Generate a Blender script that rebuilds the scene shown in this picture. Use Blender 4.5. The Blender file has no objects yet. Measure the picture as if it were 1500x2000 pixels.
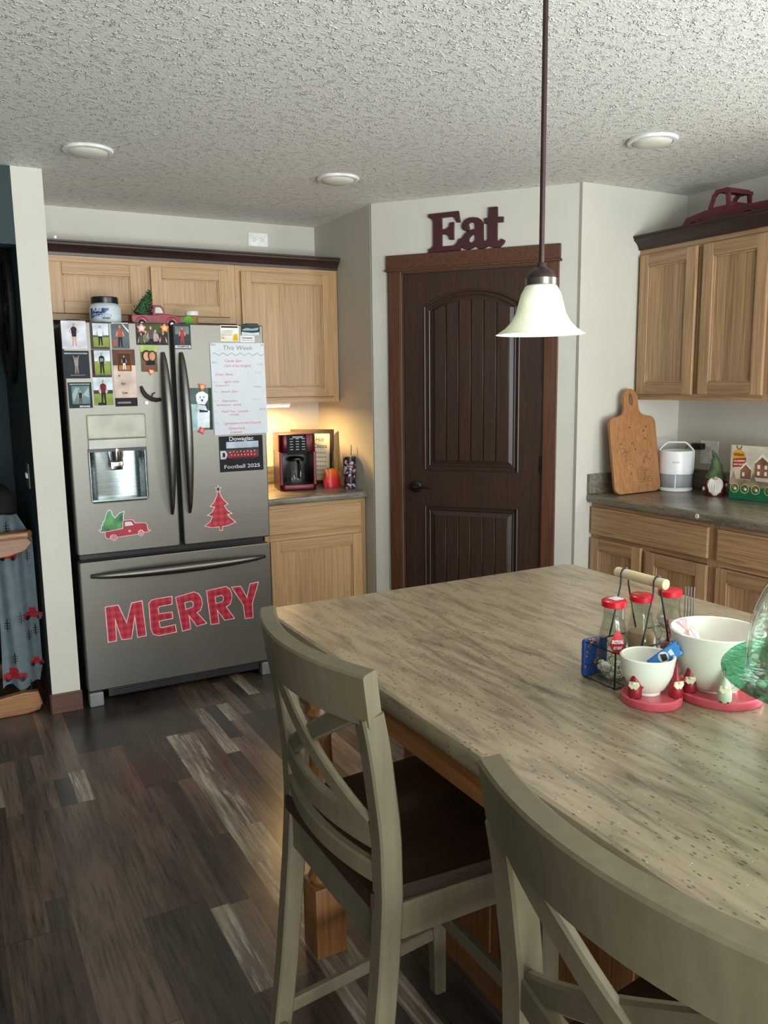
import bpy, bmesh, math, random
from mathutils import Vector, Matrix
C = bpy.context.scene.collection
random.seed(7)
# ------------------------------------------------------------------ camera
cam_d = bpy.data.cameras.new('camera'); cam = bpy.data.objects.new('camera', cam_d); C.objects.link(cam)
FW = Vector((0.47070233, 0.86832888, -0.15634663)); RT = Vector((0.8780697, -0.47835182, -0.01315821))
UP = RT.cross(FW).normalized(); RT = FW.cross(UP).normalized()
cam.matrix_world = Matrix(((RT.x, UP.x, -FW.x, 0), (RT.y, UP.y, -FW.y, 0), (RT.z, UP.z, -FW.z, 1.515), (0, 0, 0, 1)))
cam_d.sensor_fit = 'VERTICAL'; cam_d.sensor_height = 36; cam_d.lens = 36 * 1600 / 2000; cam_d.clip_start = 0.05
bpy.context.scene.camera = cam
# ------------------------------------------------------------------ world, daylight, exposure
vs = bpy.context.scene.view_settings
vs.view_transform = 'Standard'; vs.look = 'None'; vs.exposure = 0.2; vs.gamma = 1.0; vs.use_curve_mapping = False
w = bpy.data.worlds.new('sky'); bpy.context.scene.world = w; w.use_nodes = True
w.node_tree.nodes['Background'].inputs[0].default_value = (0.75, 0.87, 1.0, 1); w.node_tree.nodes['Background'].inputs[1].default_value = 1.0

def area(name, loc, direction, sx, sy, power, col):
    d = bpy.data.lights.new(name, 'AREA'); d.shape = 'RECTANGLE'; d.size = sx; d.size_y = sy; d.energy = power; d.color = col
    o = bpy.data.objects.new(name, d); C.objects.link(o); o.location = loc
    o.rotation_euler = Vector(direction).to_track_quat('-Z', 'Y').to_euler(); return o
area('patio_daylight', (0.9, -2.95, 1.25), (0, 1, 0.25), 2.9, 2.2, 185, (0.90, 0.97, 1.0))
area('patio_ceiling_fill', (0.6, -2.93, 0.7), (0, 0.62, 0.78), 2.9, 1.1, 190, (0.92, 0.98, 1.0))  # added fill lamp at the door, aimed up to brighten the ceiling
area('sink_window_daylight', (3.44, 0.55, 1.62), (-1, 0.15, -0.35), 1.1, 0.95, 62, (0.90, 0.97, 1.0))

# ------------------------------------------------------------------ materials
def s2l(c):
    return tuple(((x / 255) / 12.92 if x / 255 <= 0.04045 else ((x / 255 + 0.055) / 1.055) ** 2.4) for x in c)
class NT:
    def __init__(s, name):
        s.m = bpy.data.materials.new(name); s.m.use_nodes = True; s.t = s.m.node_tree; s.b = s.t.nodes['Principled BSDF']
    def n(s, typ, **kw):
        nd = s.t.nodes.new(typ)
        for k, v in kw.items(): setattr(nd, k, v)
        return nd
    def link(s, a, b): s.t.links.new(a, b)
    def math(s, op, a, b=None, c=None):
        nd = s.n('ShaderNodeMath', operation=op)
        for i, v in enumerate((a, b, c)):
            if v is None: continue
            if isinstance(v, (int, float)): nd.inputs[i].default_value = v
            else: s.link(v, nd.inputs[i])
        return nd.outputs[0]
    def ramp(s, fac, stops, interp='LINEAR'):
        nd = s.n('ShaderNodeValToRGB'); nd.color_ramp.interpolation = interp; e = nd.color_ramp.elements
        while len(e) < len(stops): e.new(0.5)
        for el, (p, c) in zip(e, stops): el.position = p; el.color = (*s2l(c), 1)
        s.link(fac, nd.inputs[0]); return nd.outputs[0]
    def mix(s, fac, a, b, blend='MIX'):
        nd = s.n('ShaderNodeMix', data_type='RGBA', blend_type=blend)
        for i, v in ((0, fac), (6, a), (7, b)):
            if isinstance(v, (int, float)): nd.inputs[i].default_value = v
            elif isinstance(v, tuple): nd.inputs[i].default_value = (*s2l(v), 1)
            else: s.link(v, nd.inputs[i])
        return nd.outputs[2]
    def coords(s, scale=(1, 1, 1), world=False):
        tc = s.n('ShaderNodeTexCoord'); mp = s.n('ShaderNodeMapping'); mp.inputs['Scale'].default_value = scale
        s.link(tc.outputs['Object'], mp.inputs[0]); return mp.outputs[0]
    def noise(s, vec, scale=1, detail=3, rough=0.5, dist=0):
        nd = s.n('ShaderNodeTexNoise'); nd.inputs['Scale'].default_value = scale; nd.inputs['Detail'].default_value = detail
        nd.inputs['Roughness'].default_value = rough; nd.inputs['Distortion'].default_value = dist; s.link(vec, nd.inputs['Vector']); return nd.outputs['Fac']
    def bump(s, h, strength=0.3, dist=0.01):
        nd = s.n('ShaderNodeBump'); nd.inputs['Strength'].default_value = strength; nd.inputs['Distance'].default_value = dist
        s.link(h, nd.inputs['Height']); s.link(nd.outputs[0], s.b.inputs['Normal'])
    def base(s, v):
        if isinstance(v, tuple): s.b.inputs['Base Color'].default_value = (*s2l(v), 1)
        else: s.link(v, s.b.inputs['Base Color'])
    def set(s, **kw):
        for k, v in kw.items(): s.b.inputs[k.replace('_', ' ')].default_value = v
        return s.m
_mc = {}
def mat(name, col, rough=0.5, metal=0.0, var=0.06, spec=0.5, **kw):
    """plain colour with a slight procedural mottling"""
    if name in _mc: return _mc[name]
    t = NT(name); f = t.noise(t.coords(), 14, 2)
    lo = tuple(max(0, c * (1 - var)) for c in col); hi = tuple(min(255, c * (1 + var)) for c in col)
    t.base(t.ramp(f, [(0.35, lo), (0.65, hi)])); t.set(Roughness=rough, Metallic=metal); t.b.inputs['Specular IOR Level'].default_value = spec
    for k, v in kw.items(): t.b.inputs[k.replace('_', ' ')].default_value = v
    _mc[name] = t.m; return t.m

def wood(name, axis, dark, mid, light, rough=0.38, tint=0.10, ring=1.0):
    t = NT(name)
    sc = {'x': (0.9, 20, 20), 'y': (20, 0.9, 20), 'z': (20, 20, 0.9)}[axis]
    geo = t.n('ShaderNodeNewGeometry'); tc = t.n('ShaderNodeTexCoord')
    off = t.n('ShaderNodeVectorMath', operation='SCALE'); off.inputs[0].default_value = (13.1, 7.7, 5.3); t.link(geo.outputs['Random Per Island'], off.inputs['Scale'])
    add = t.n('ShaderNodeVectorMath', operation='ADD'); t.link(tc.outputs['Object'], add.inputs[0]); t.link(off.outputs[0], add.inputs[1])
    mp = t.n('ShaderNodeMapping'); mp.inputs['Scale'].default_value = sc; t.link(add.outputs[0], mp.inputs[0])
    big = t.noise(mp.outputs[0], 1.0 * ring, 2, 0.5, 0.4)
    rings = t.math('FRACT', t.math('MULTIPLY', big, 7.0)); rings = t.math('ABSOLUTE', t.math('SUBTRACT', rings, 0.5))
    mp2 = t.n('ShaderNodeMapping'); mp2.inputs['Scale'].default_value = tuple(v * (9 if v > 5 else 3) for v in sc); t.link(add.outputs[0], mp2.inputs[0])
    fine = t.noise(mp2.outputs[0], 1.0, 3, 0.6)
    v = t.math('ADD', t.math('MULTIPLY', rings, 0.32), t.math('MULTIPLY', fine, 0.86))
    c = t.ramp(v, [(0.28, dark), (0.5, mid), (0.78, light)])
    r = t.math('ADD', t.math('MULTIPLY', geo.outputs['Random Per Island'], tint * 2), 1 - tint)
    hsv = t.n('ShaderNodeHueSaturation'); t.link(c, hsv.inputs['Color']); t.link(r, hsv.inputs['Value'])
    t.base(hsv.outputs[0]); t.bump(fine, 0.12, 0.002); return t.set(Roughness=rough)
OAK = {a: wood('oak_' + a, a, (150, 113, 73), (177, 140, 96), (193, 157, 114)) for a in 'xyz'}
HICK = {a: wood('hickory_' + a, a, (134, 102, 70), (164, 131, 96), (188, 156, 120), tint=0.22) for a in 'xyz'}
AMBER = {a: wood('amber_wood_' + a, a, (108, 68, 36), (138, 92, 52), (158, 110, 66)) for a in 'xyz'}
SEATWOOD = wood('dark_seat_wood', 'x', (28, 17, 12), (44, 28, 20), (60, 40, 28), rough=0.32)
DOORWOOD = wood('espresso_door', 'z', (45, 28, 20), (55, 36, 25), (65, 43, 31), rough=0.42, tint=0.04)
CASING = {a: wood('casing_' + a, a, (60, 34, 20), (82, 50, 31), (98, 62, 40), rough=0.45, tint=0.05) for a in 'xyz'}
CROWN = {a: wood('crown_' + a, a, (36, 22, 18), (48, 30, 25), (58, 38, 32), rough=0.4, tint=0.04) for a in 'xy'}

def wall_mat(name, col, b=0.25):
    t = NT(name); co = t.coords(); f = t.noise(co, 2.2, 2); t.base(t.ramp(f, [(0.3, tuple(c * 0.97 for c in col)), (0.7, col)]))
    t.bump(t.noise(co, 160, 3), b, 0.002); return t.set(Roughness=0.75)
WALL = wall_mat('wall_paint', (201, 197, 184)); TEAL = wall_mat('teal_paint', (38, 56, 58))
def ceiling_mat():
    t = NT('ceiling_texture'); co = t.coords()
    d = t.n('ShaderNodeTexNoise'); d.inputs['Scale'].default_value = 16; d.inputs['Detail'].default_value = 2; t.link(co, d.inputs['Vector'])
    sc = t.n('ShaderNodeVectorMath', operation='SCALE'); sc.inputs['Scale'].default_value = 0.09; t.link(d.outputs['Color'], sc.inputs[0])
    ad = t.n('ShaderNodeVectorMath', operation='ADD'); t.link(co, ad.inputs[0]); t.link(sc.outputs[0], ad.inputs[1])
    v = t.n('ShaderNodeTexVoronoi', feature='DISTANCE_TO_EDGE'); v.inputs['Scale'].default_value = 66; t.link(ad.outputs[0], v.inputs['Vector'])
    e = t.math('SUBTRACT', 1.0, t.math('MINIMUM', t.math('MULTIPLY', v.outputs['Distance'], 7.0), 1.0))
    msk = t.noise(co, 34, 3, 0.6); msk = t.math('MAXIMUM', t.math('MULTIPLY', t.math('SUBTRACT', msk, 0.47), 7.0), 0.0); msk = t.math('MINIMUM', msk, 1.0)
    h = t.math('ADD', t.math('MULTIPLY', e, msk), t.math('MULTIPLY', t.noise(co, 110, 3), 0.35))
    t.base((232, 231, 222)); t.bump(h, 1.0, 0.005); return t.set(Roughness=0.6)
CEIL = ceiling_mat()
def floor_mat():
    t = NT('vinyl_plank_floor'); tc = t.n('ShaderNodeTexCoord'); sp = t.n('ShaderNodeSeparateXYZ'); t.link(tc.outputs['Object'], sp.inputs[0])
    X, Y = sp.outputs[0], sp.outputs[1]
    def cell(w, l, seed, x0):
        r = t.math('FLOOR', t.math('DIVIDE', t.math('ADD', X, x0), w))
        wn = t.n('ShaderNodeTexWhiteNoise', noise_dimensions='2D'); cb = t.n('ShaderNodeCombineXYZ'); t.link(r, cb.inputs[0]); cb.inputs[1].default_value = seed; t.link(cb.outputs[0], wn.inputs['Vector'])
        c = t.math('FLOOR', t.math('DIVIDE', t.math('ADD', Y, t.math('MULTIPLY', wn.outputs['Value'], l)), l))
        wn2 = t.n('ShaderNodeTexWhiteNoise', noise_dimensions='3D'); cb2 = t.n('ShaderNodeCombineXYZ'); t.link(r, cb2.inputs[0]); t.link(c, cb2.inputs[1]); cb2.inputs[2].default_value = seed; t.link(cb2.outputs[0], wn2.inputs['Vector'])
        fx = t.math('FRACT', t.math('DIVIDE', t.math('ADD', X, x0), w)); fy = t.math('FRACT', t.math('DIVIDE', t.math('ADD', Y, t.math('MULTIPLY', wn.outputs['Value'], l)), l))
        return wn2.outputs['Value'], fx, fy
    a, fx, fy = cell(0.18, 1.22, 5.0, 0.14); b, _, _ = cell(0.06, 0.85, 14.0, 0.14)
    pick = t.math('GREATER_THAN', a, 0.42); val = t.n('ShaderNodeMix', data_type='FLOAT')
    t.link(pick, val.inputs[0]); t.link(b, val.inputs[2]); t.link(t.math('MULTIPLY', t.math('SUBTRACT', a, 0.42), 1.15), val.inputs[3])
    v = val.outputs[0]
    tone = t.ramp(v, [(0.0, (66, 60, 56)), (0.25, (84, 74, 66)), (0.45, (116, 97, 84)), (0.65, (138, 118, 102)), (0.8, (158, 144, 128)), (1.0, (180, 168, 150))])
    gv = t.n('ShaderNodeCombineXYZ'); t.link(t.math('MULTIPLY', X, 85), gv.inputs[0]); t.link(t.math('MULTIPLY', Y, 4.5), gv.inputs[1]); t.link(t.math('MULTIPLY', v, 30), gv.inputs[2])
    g = t.noise(gv.outputs[0], 1.0, 6, 0.68, 0.25)
    gv2 = t.n('ShaderNodeCombineXYZ'); t.link(t.math('MULTIPLY', X, 7), gv2.inputs[0]); t.link(t.math('MULTIPLY', Y, 1.8), gv2.inputs[1]); t.link(t.math('MULTIPLY', v, 17), gv2.inputs[2])
    g2 = t.noise(gv2.outputs[0], 1.0, 3, 0.5, 0.5)
    c = t.mix(1.0, tone, t.ramp(g, [(0.3, (140, 138, 136)), (0.5, (225, 224, 222)), (0.7, (255, 255, 255))]), 'MULTIPLY')
    c = t.mix(0.8, c, t.ramp(g2, [(0.3, (150, 148, 150)), (0.6, (255, 252, 248))]), 'MULTIPLY')
    # worn white grain on the palest strips
    wear = t.math('MULTIPLY', t.math('GREATER_THAN', v, 0.72), t.math('MINIMUM', t.math('MAXIMUM', t.math('MULTIPLY', t.math('SUBTRACT', g, 0.53), 8), 0), 0.6))
    c = t.mix(wear, c, (186, 180, 168))
    seam = t.math('MAXIMUM', t.math('LESS_THAN', fx, 0.012), t.math('LESS_THAN', fy, 0.0022))
    c = t.mix(t.math('MULTIPLY', seam, 0.55), c, (22, 19, 17))
    t.base(c); t.bump(g, 0.14, 0.002); t.b.inputs['Roughness'].default_value = 0.27
    return t.m
FLOOR = floor_mat()
def laminate(name, c0, c1, c2, axis='y', rough=0.3):
    t = NT(name); sc = (1, 0.16, 1) if axis == 'y' else (0.16, 1, 1); co = t.coords(sc)
    f = t.noise(co, 34, 7, 0.68, 0.6); f2 = t.noise(co, 6.0, 4, 0.55, 0.4)
    v = t.math('ADD', t.math('MULTIPLY', f, 0.72), t.math('MULTIPLY', f2, 0.28))
    c = t.ramp(v, [(0.34, c0), (0.44, c1), (0.53, c2), (0.7, tuple(min(255, x * 1.07) for x in c2))])
    sc2 = (1, 0.45, 1) if axis == 'y' else (0.45, 1, 1); co2 = t.coords(sc2)
    vo = t.n('ShaderNodeTexVoronoi'); vo.inputs['Scale'].default_value = 190; t.link(co2, vo.inputs['Vector'])
    wn = t.n('ShaderNodeSeparateColor'); t.link(vo.outputs['Color'], wn.inputs[0])
    sp = t.math('MULTIPLY', t.math('LESS_THAN', vo.outputs['Distance'], t.math('MULTIPLY', wn.outputs[1], 0.42)), t.math('GREATER_THAN', wn.outputs[0], 0.64))
    c = t.mix(t.math('MULTIPLY', sp, 0.75), c, (62, 52, 42))
    sw = t.math('MULTIPLY', t.math('LESS_THAN', vo.outputs['Distance'], 0.12), t.math('LESS_THAN', wn.outputs[0], 0.04))
    c = t.mix(t.math('MULTIPLY', sw, 0.8), c, (236, 228, 210))
    t.base(c); return t.set(Roughness=rough)
ISLE = laminate('island_laminate', (88, 77, 62), (126, 112, 92), (148, 133, 110))
COUNTER = laminate('counter_laminate', (82, 76, 66), (108, 101, 88), (128, 120, 106), rough=0.27)
COUNTER_X = laminate('counter_laminate_x', (82, 76, 66), (108, 101, 88), (128, 120, 106), 'x', rough=0.27)
def steel(name='brushed_steel', axis='x', col=(128, 124, 116), rough=0.50):
    t = NT(name); co = t.coords((1.5, 300, 300) if axis == 'x' else (300, 300, 1.5)); f = t.noise(co, 1.0, 3)
    t.base(t.ramp(f, [(0.3, tuple(c * 0.94 for c in col)), (0.7, col)])); r = t.math('ADD', t.math('MULTIPLY', f, 0.12), rough - 0.06)
    t.link(r, t.b.inputs['Roughness']); t.set(Metallic=1.0); t.b.inputs['Anisotropic'].default_value = 0.4; return t.m
STEEL = steel(); STEELV = steel('handle_steel', 'z', (112, 109, 104), 0.38)
def painted_chair():
    t = NT('sage_cream_paint'); co = t.coords(); f = t.noise(co, 5, 3); g = t.noise(t.coords((60, 60, 3)), 1, 3)
    c = t.ramp(f, [(0.3, (102, 93, 73)), (0.7, (113, 103, 82))]); c = t.mix(0.35, c, t.ramp(g, [(0.3, (190, 188, 180)), (0.7, (255, 255, 255))]), 'MULTIPLY')
    t.base(c); return t.set(Roughness=0.4)
PAINT = painted_chair()
def plaid():
    t = NT('red_plaid'); tc = t.n('ShaderNodeTexCoord'); sp = t.n('ShaderNodeSeparateXYZ'); t.link(tc.outputs['Object'], sp.inputs[0])
    def band(v):
        f = t.math('FRACT', t.math('MULTIPLY', v, 30.0)); return t.math('GREATER_THAN', f, 0.5)
    s = t.math('ADD', band(sp.outputs[0]), band(sp.outputs[2])); t.base(t.ramp(t.math('MULTIPLY', s, 0.5), [(0.0, (206, 40, 62)), (0.5, (178, 30, 50)), (1.0, (138, 26, 42))])); return t.set(Roughness=0.5)
PLAID = plaid()
def glass(name, col, rough=0.02, ior=1.45, bump=0):
    """thin-walled glass: clear pane with Fresnel reflection"""
    t = NT(name); t.t.nodes.remove(t.b); tr = t.n('ShaderNodeBsdfTransparent'); tr.inputs[0].default_value = (*s2l(col), 1)
    gl = t.n('ShaderNodeBsdfGlossy'); gl.inputs['Roughness'].default_value = rough; lw = t.n('ShaderNodeLayerWeight'); lw.inputs[0].default_value = .5; mx = t.n('ShaderNodeMixShader')
    if bump:
        vo = t.n('ShaderNodeTexVoronoi'); vo.inputs['Scale'].default_value = 75; t.link(t.coords(), vo.inputs['Vector']); bp = t.n('ShaderNodeBump'); bp.inputs['Strength'].default_value = bump; bp.inputs['Distance'].default_value = .003
        t.link(vo.outputs['Distance'], bp.inputs['Height']); t.link(bp.outputs[0], gl.inputs['Normal']); t.link(bp.outputs[0], lw.inputs['Normal'])
    t.link(t.math('ADD', t.math('MULTIPLY', t.math('POWER', lw.outputs['Facing'], 3.0), .55), .03 if ior < 1.5 else .07), mx.inputs[0]); t.link(tr.outputs[0], mx.inputs[1]); t.link(gl.outputs[0], mx.inputs[2])
    out = [n for n in t.t.nodes if n.type == 'OUTPUT_MATERIAL'][0]; t.link(mx.outputs[0], out.inputs[0]); return t.m
def emis(name, col, st):
    t = NT(name); t.base(col); t.b.inputs['Emission Color'].default_value = (*s2l(col), 1); t.b.inputs['Emission Strength'].default_value = st; return t.m
BLACK = mat('black_plastic', (18, 17, 17), 0.35); DARKGREY = mat('dark_grey_plastic', (42, 42, 43), 0.5); WHITE = mat('white_plastic', (232, 232, 228), 0.35)
CERAMIC = mat('white_ceramic', (236, 234, 222), 0.18, var=0.01); BRONZE = mat('oil_rubbed_bronze', (58, 42, 40), 0.4, 0.6); CHROME = mat('chrome', (200, 200, 200), 0.12, 1.0)
RED = mat('red_paint', (168, 22, 34), 0.3); PAPER = mat('white_paper', (206, 208, 213), 0.5, var=0.01); GLASSC = glass('clear_glass', (250, 252, 250))
INK = mat('black_ink', (22, 22, 24), 0.5); REDINK = mat('red_ink', (190, 40, 70), 0.5); OUTLINE = mat('pale_pink_outline', (232, 190, 190), 0.5)

# ------------------------------------------------------------------ mesh helpers
def frame(O, u, v):
    u = Vector(u).normalized(); v = Vector(v).normalized(); n = u.cross(v)
    return Matrix(((u.x, v.x, n.x, O[0]), (u.y, v.y, n.y, O[1]), (u.z, v.z, n.z, O[2]), (0, 0, 0, 1)))
ID = Matrix.Identity(4)
class B:
    def __init__(s): s.bm = bmesh.new()
    def _fin(s, vs_, m, M):
        fs = {f for v in vs_ for f in v.link_faces}
        for f in fs: f.material_index = m
        if M is not None: bmesh.ops.transform(s.bm, matrix=M, verts=list(vs_))
        return s
    def box(s, x0, x1, y0, y1, z0, z1, m=0, M=None, bev=0, seg=2):
        t = bmesh.new(); r = bmesh.ops.create_cube(t, size=1)
        bmesh.ops.transform(t, matrix=Matrix.Translation(((x0 + x1) / 2, (y0 + y1) / 2, (z0 + z1) / 2)) @ Matrix.Diagonal((abs(x1 - x0), abs(y1 - y0), abs(z1 - z0), 1)), verts=t.verts)
        if bev: bmesh.ops.bevel(t, geom=t.edges[:], offset=bev, segments=seg, affect='EDGES', profile=0.6)
        return s.add(t, m, M)
    def add(s, t, m=0, M=None, keep=False):
        if M is not None:
            bmesh.ops.transform(t, matrix=M, verts=t.verts)
        me = bpy.data.meshes.new('tmp')
        if not keep:
            for f in t.faces: f.material_index = m
        t.to_mesh(me); t.free(); s.bm.from_mesh(me); bpy.data.meshes.remove(me); return s
    def lathe(s, prof, seg=32, m=0, M=None, close=False):
        t = bmesh.new(); rings = []
        for r, z in prof:
            if r < 1e-6: rings.append([t.verts.new((0, 0, z))])
            else: rings.append([t.verts.new((r * math.cos(2 * math.pi * i / seg), r * math.sin(2 * math.pi * i / seg), z)) for i in range(seg)])
        if close: rings.append(rings[0])
        for a, b in zip(rings, rings[1:]):
            for i in range(seg):
                j = (i + 1) % seg
                if len(a) == 1 and len(b) == 1: continue
                if len(a) == 1: t.faces.new((a[0], b[j], b[i]))
                elif len(b) == 1: t.faces.new((a[i], a[j], b[0]))
                else: t.faces.new((a[i], a[j], b[j], b[i]))
        bmesh.ops.recalc_face_normals(t, faces=t.faces[:]); return s.add(t, m, M)
    def tube(s, pts, r, seg=8, m=0, M=None, sx=1.0, radii=None, closed=False):
        t = bmesh.new(); P = [Vector(p) for p in pts]; n = len(P); rings = []; prev = None
        for i in range(n):
            if closed: tg = (P[(i + 1) % n] - P[i - 1]).normalized()
            else: tg = (P[min(i + 1, n - 1)] - P[max(i - 1, 0)]).normalized()
            if prev is None: a = Vector((0, 0, 1)) if abs(tg.z) < 0.9 else Vector((1, 0, 0)); nx = tg.cross(a).normalized()
            else: nx = (prev - tg * prev.dot(tg)).normalized()
            prev = nx; ny = tg.cross(nx); rr = radii[i] if radii else r
            rings.append([t.verts.new(P[i] + nx * rr * math.cos(2 * math.pi * k / seg) + ny * rr * sx * math.sin(2 * math.pi * k / seg)) for k in range(seg)])
        rg = rings + ([rings[0]] if closed else [])
        for a, b in zip(rg, rg[1:]):
            for k in range(seg): t.faces.new((a[k], a[(k + 1) % seg], b[(k + 1) % seg], b[k]))
        if not closed: t.faces.new(rings[0][::-1]); t.faces.new(rings[-1])
        bmesh.ops.recalc_face_normals(t, faces=t.faces[:]); return s.add(t, m, M)
    def sweep(s, pts, wdir, wid, thk, m=0, M=None, bev=0.004):
        """rectangular bar along pts; wid along wdir, thk across"""
        t = bmesh.new(); P = [Vector(p) for p in pts]; n = len(P); wd = Vector(wdir).normalized(); rings = []
        for i in range(n):
            tg = (P[min(i + 1, n - 1)] - P[max(i - 1, 0)]).normalized(); a = (wd - tg * wd.dot(tg)).normalized(); b = tg.cross(a)
            ww = (wid[i] if isinstance(wid, (list, tuple)) else wid) / 2; tt = (thk[i] if isinstance(thk, (list, tuple)) else thk) / 2; e = min(bev, ww * .6, tt * .6)
            prof = [(-ww + e, -tt), (ww - e, -tt), (ww, -tt + e), (ww, tt - e), (ww - e, tt), (-ww + e, tt), (-ww, tt - e), (-ww, -tt + e)]
            rings.append([t.verts.new(P[i] + a * p + b * q) for p, q in prof])
        for a, b in zip(rings, rings[1:]):
            for k in range(8): t.faces.new((a[k], a[(k + 1) % 8], b[(k + 1) % 8], b[k]))
        t.faces.new(rings[0][::-1]); t.faces.new(rings[-1]); bmesh.ops.recalc_face_normals(t, faces=t.faces[:]); return s.add(t, m, M)
    def ball(s, c, r, m=0, M=None, sc=(1, 1, 1), sub=2):
        t = bmesh.new(); bmesh.ops.create_icosphere(t, subdivisions=sub, radius=r)
        bmesh.ops.transform(t, matrix=Matrix.Translation(c) @ Matrix.Diagonal((*sc, 1)), verts=t.verts); return s.add(t, m, M)
    def shape(s, loops, depth, m=0, M=None, bevel=0, offset=0.0, z0=0.0):
        """extruded 2-D outline with holes, z0..z0+depth"""
        cu = bpy.data.curves.new('c', 'CURVE'); cu.dimensions = '2D'; cu.fill_mode = 'BOTH'; cu.extrude = max(depth / 2 - bevel, 0); cu.bevel_depth = bevel; cu.bevel_resolution = 1; cu.offset = offset - bevel
        for lp in loops:
            sp = cu.splines.new('POLY'); sp.points.add(len(lp) - 1); sp.use_cyclic_u = True
            for p, q in zip(sp.points, lp): p.co = (q[0], q[1], 0, 1)
        o = bpy.data.objects.new('c', cu); me = bpy.data.meshes.new_from_object(o); t = bmesh.new(); t.from_mesh(me)
        bpy.data.objects.remove(o); bpy.data.curves.remove(cu); bpy.data.meshes.remove(me)
        bmesh.ops.transform(t, matrix=Matrix.Translation((0, 0, z0 + depth / 2)), verts=t.verts); return s.add(t, m, M)
    def text(s, txt, size, M, m=0, depth=0.0006, align='CENTER', bold=0.0, sx=1.0, shear=0.0, fit=None):
        cu = bpy.data.curves.new('t', 'FONT'); cu.body = txt; cu.size = size; cu.extrude = depth / 2; cu.align_x = align; cu.align_y = 'CENTER'; cu.offset = bold; cu.resolution_u = 3; cu.shear = shear
        o = bpy.data.objects.new('t', cu); me = bpy.data.meshes.new_from_object(o); t = bmesh.new(); t.from_mesh(me)
        bpy.data.objects.remove(o); bpy.data.curves.remove(cu); bpy.data.meshes.remove(me)
        if fit and t.verts:
            xs = [v.co.x for v in t.verts]; sx = fit / max(1e-6, max(xs) - min(xs))
        bmesh.ops.transform(t, matrix=M @ Matrix.Diagonal((sx, 1, 1, 1)), verts=t.verts); return s.add(t, m)
    def build(s, name, mats, parent=None, smooth=False, local=False):
        me = bpy.data.meshes.new(name)
        if parent is not None and not local: bmesh.ops.transform(s.bm, matrix=W(parent).inverted(), verts=s.bm.verts)
        s.bm.to_mesh(me); s.bm.free()
        for q in (mats if isinstance(mats, (list, tuple)) else [mats]): me.materials.append(q)
        if smooth:
            for p in me.polygons: p.use_smooth = True
            try: me.set_sharp_from_angle(angle=math.radians(38))
            except Exception: pass
        o = bpy.data.objects.new(name, me); C.objects.link(o)
        if parent is not None: o.parent = parent
        return o
def W(o):
    M = o.matrix_basis.copy()
    while o.parent is not None: o = o.parent; M = o.matrix_basis @ M
    return M
def tag(o, label, cat, group=None):
    o['label'] = label; o['category'] = cat
    if group: o['group'] = group
    return o
def thing(name, label, cat, loc, rz=0, group=None):
    o = bpy.data.objects.new(name, None); C.objects.link(o); o.empty_display_size = 0.05
    o.matrix_basis = Matrix.Translation(loc) @ Matrix.Rotation(rz, 4, 'Z'); return tag(o, label, cat, group)
def recenter(o):
    """move a world-authored single mesh's origin to its own base"""
    vs_ = [v.co for v in o.data.vertices]; c = Vector(((min(v.x for v in vs_) + max(v.x for v in vs_)) / 2, (min(v.y for v in vs_) + max(v.y for v in vs_)) / 2, min(v.z for v in vs_)))
    o.data.transform(Matrix.Translation(-c)); o.location = c; return o
def struct(b, name, mats): o = b.build(name, mats); o['kind'] = 'structure'; return o
def copy_tree(o, parent=None):
    c = o.copy(); C.objects.link(c)
    if parent is not None: c.parent = parent
    for ch in list(o.children): copy_tree(ch, c)
    return c
def lerp(a, b, t): return a + (b - a) * t
def arcpts(cx, cy, r, a0, a1, n, ry=None): return [(cx + r * math.cos(math.radians(lerp(a0, a1, i / n))), cy + (ry or r) * math.sin(math.radians(lerp(a0, a1, i / n)))) for i in range(n + 1)]
def rrect(x0, x1, y0, y1, r, n=4): return arcpts(x1 - r, y1 - r, r, 0, 90, n) + arcpts(x0 + r, y1 - r, r, 90, 180, n) + arcpts(x0 + r, y0 + r, r, 180, 270, n) + arcpts(x1 - r, y0 + r, r, 270, 360, n)
# ------------------------------------------------------------------ room shell
H = 2.44; XR = 3.49; YS = -3.0; XL = -3.2; YB = 4.71
DA = Vector((2.10, 3.975, 0)); DB = Vector((2.79, 3.135, 0)); DU = (DB - DA).normalized(); DL = (DB - DA).length
FD = frame((DA.x, DA.y, 0), DU, (0, 0, 1))            # the angled pantry wall: a along, b up, c towards the room
struct(B().box(XL - .1, XR + .1, YS - .1, 5.3, -0.06, 0), 'floor', FLOOR)
struct(B().box(XL - .1, XR + .1, YS - .1, 5.3, H, H + .06), 'ceiling', CEIL)
struct(B().box(.366, 2.2, YB, YB + .1, 0, H), 'wall_back', WALL)
struct(B().box(2.10, 2.20, 3.99, YB, 0, H), 'wall_pantry_side', WALL)
# angled wall with the doorway (a .165 .. .925, b 0 .. 2.09)
d0, d1, dh = .165, .925, 2.085
wb = B(); wb.shape([[(0, 0), (d0, 0), (d0, dh), (d1, dh), (d1, 0), (DL, 0), (DL, H), (0, H)]], .1, 0, FD, z0=-.1); struct(wb, 'wall_pantry', WALL)
struct(B().box(DB.x - .005, XR, 3.12, 3.22, 0, H), 'wall_pantry_return', WALL)
wr = B(); FR = frame((XR, 3.22, 0), (0, -1, 0), (0, 0, 1))
wr.shape([[(0, 0), (6.25, 0), (6.25, H), (0, H)], [(2.12, 1.15), (2.12, 2.10), (3.22, 2.10), (3.22, 1.15)]], .1, 0, FR, z0=-.1); struct(wr, 'wall_right', WALL)
ws = B(); FS = frame((XR, YS, 0), (-1, 0, 0), (0, 0, 1))
ws.shape([[(0, 0), (6.7, 0), (6.7, H), (0, H)], [(1.09, .04), (1.09, 2.33), (4.09, 2.33), (4.09, .04)]], .1, 0, FS, z0=-.1); struct(ws, 'wall_front', WALL)
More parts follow.
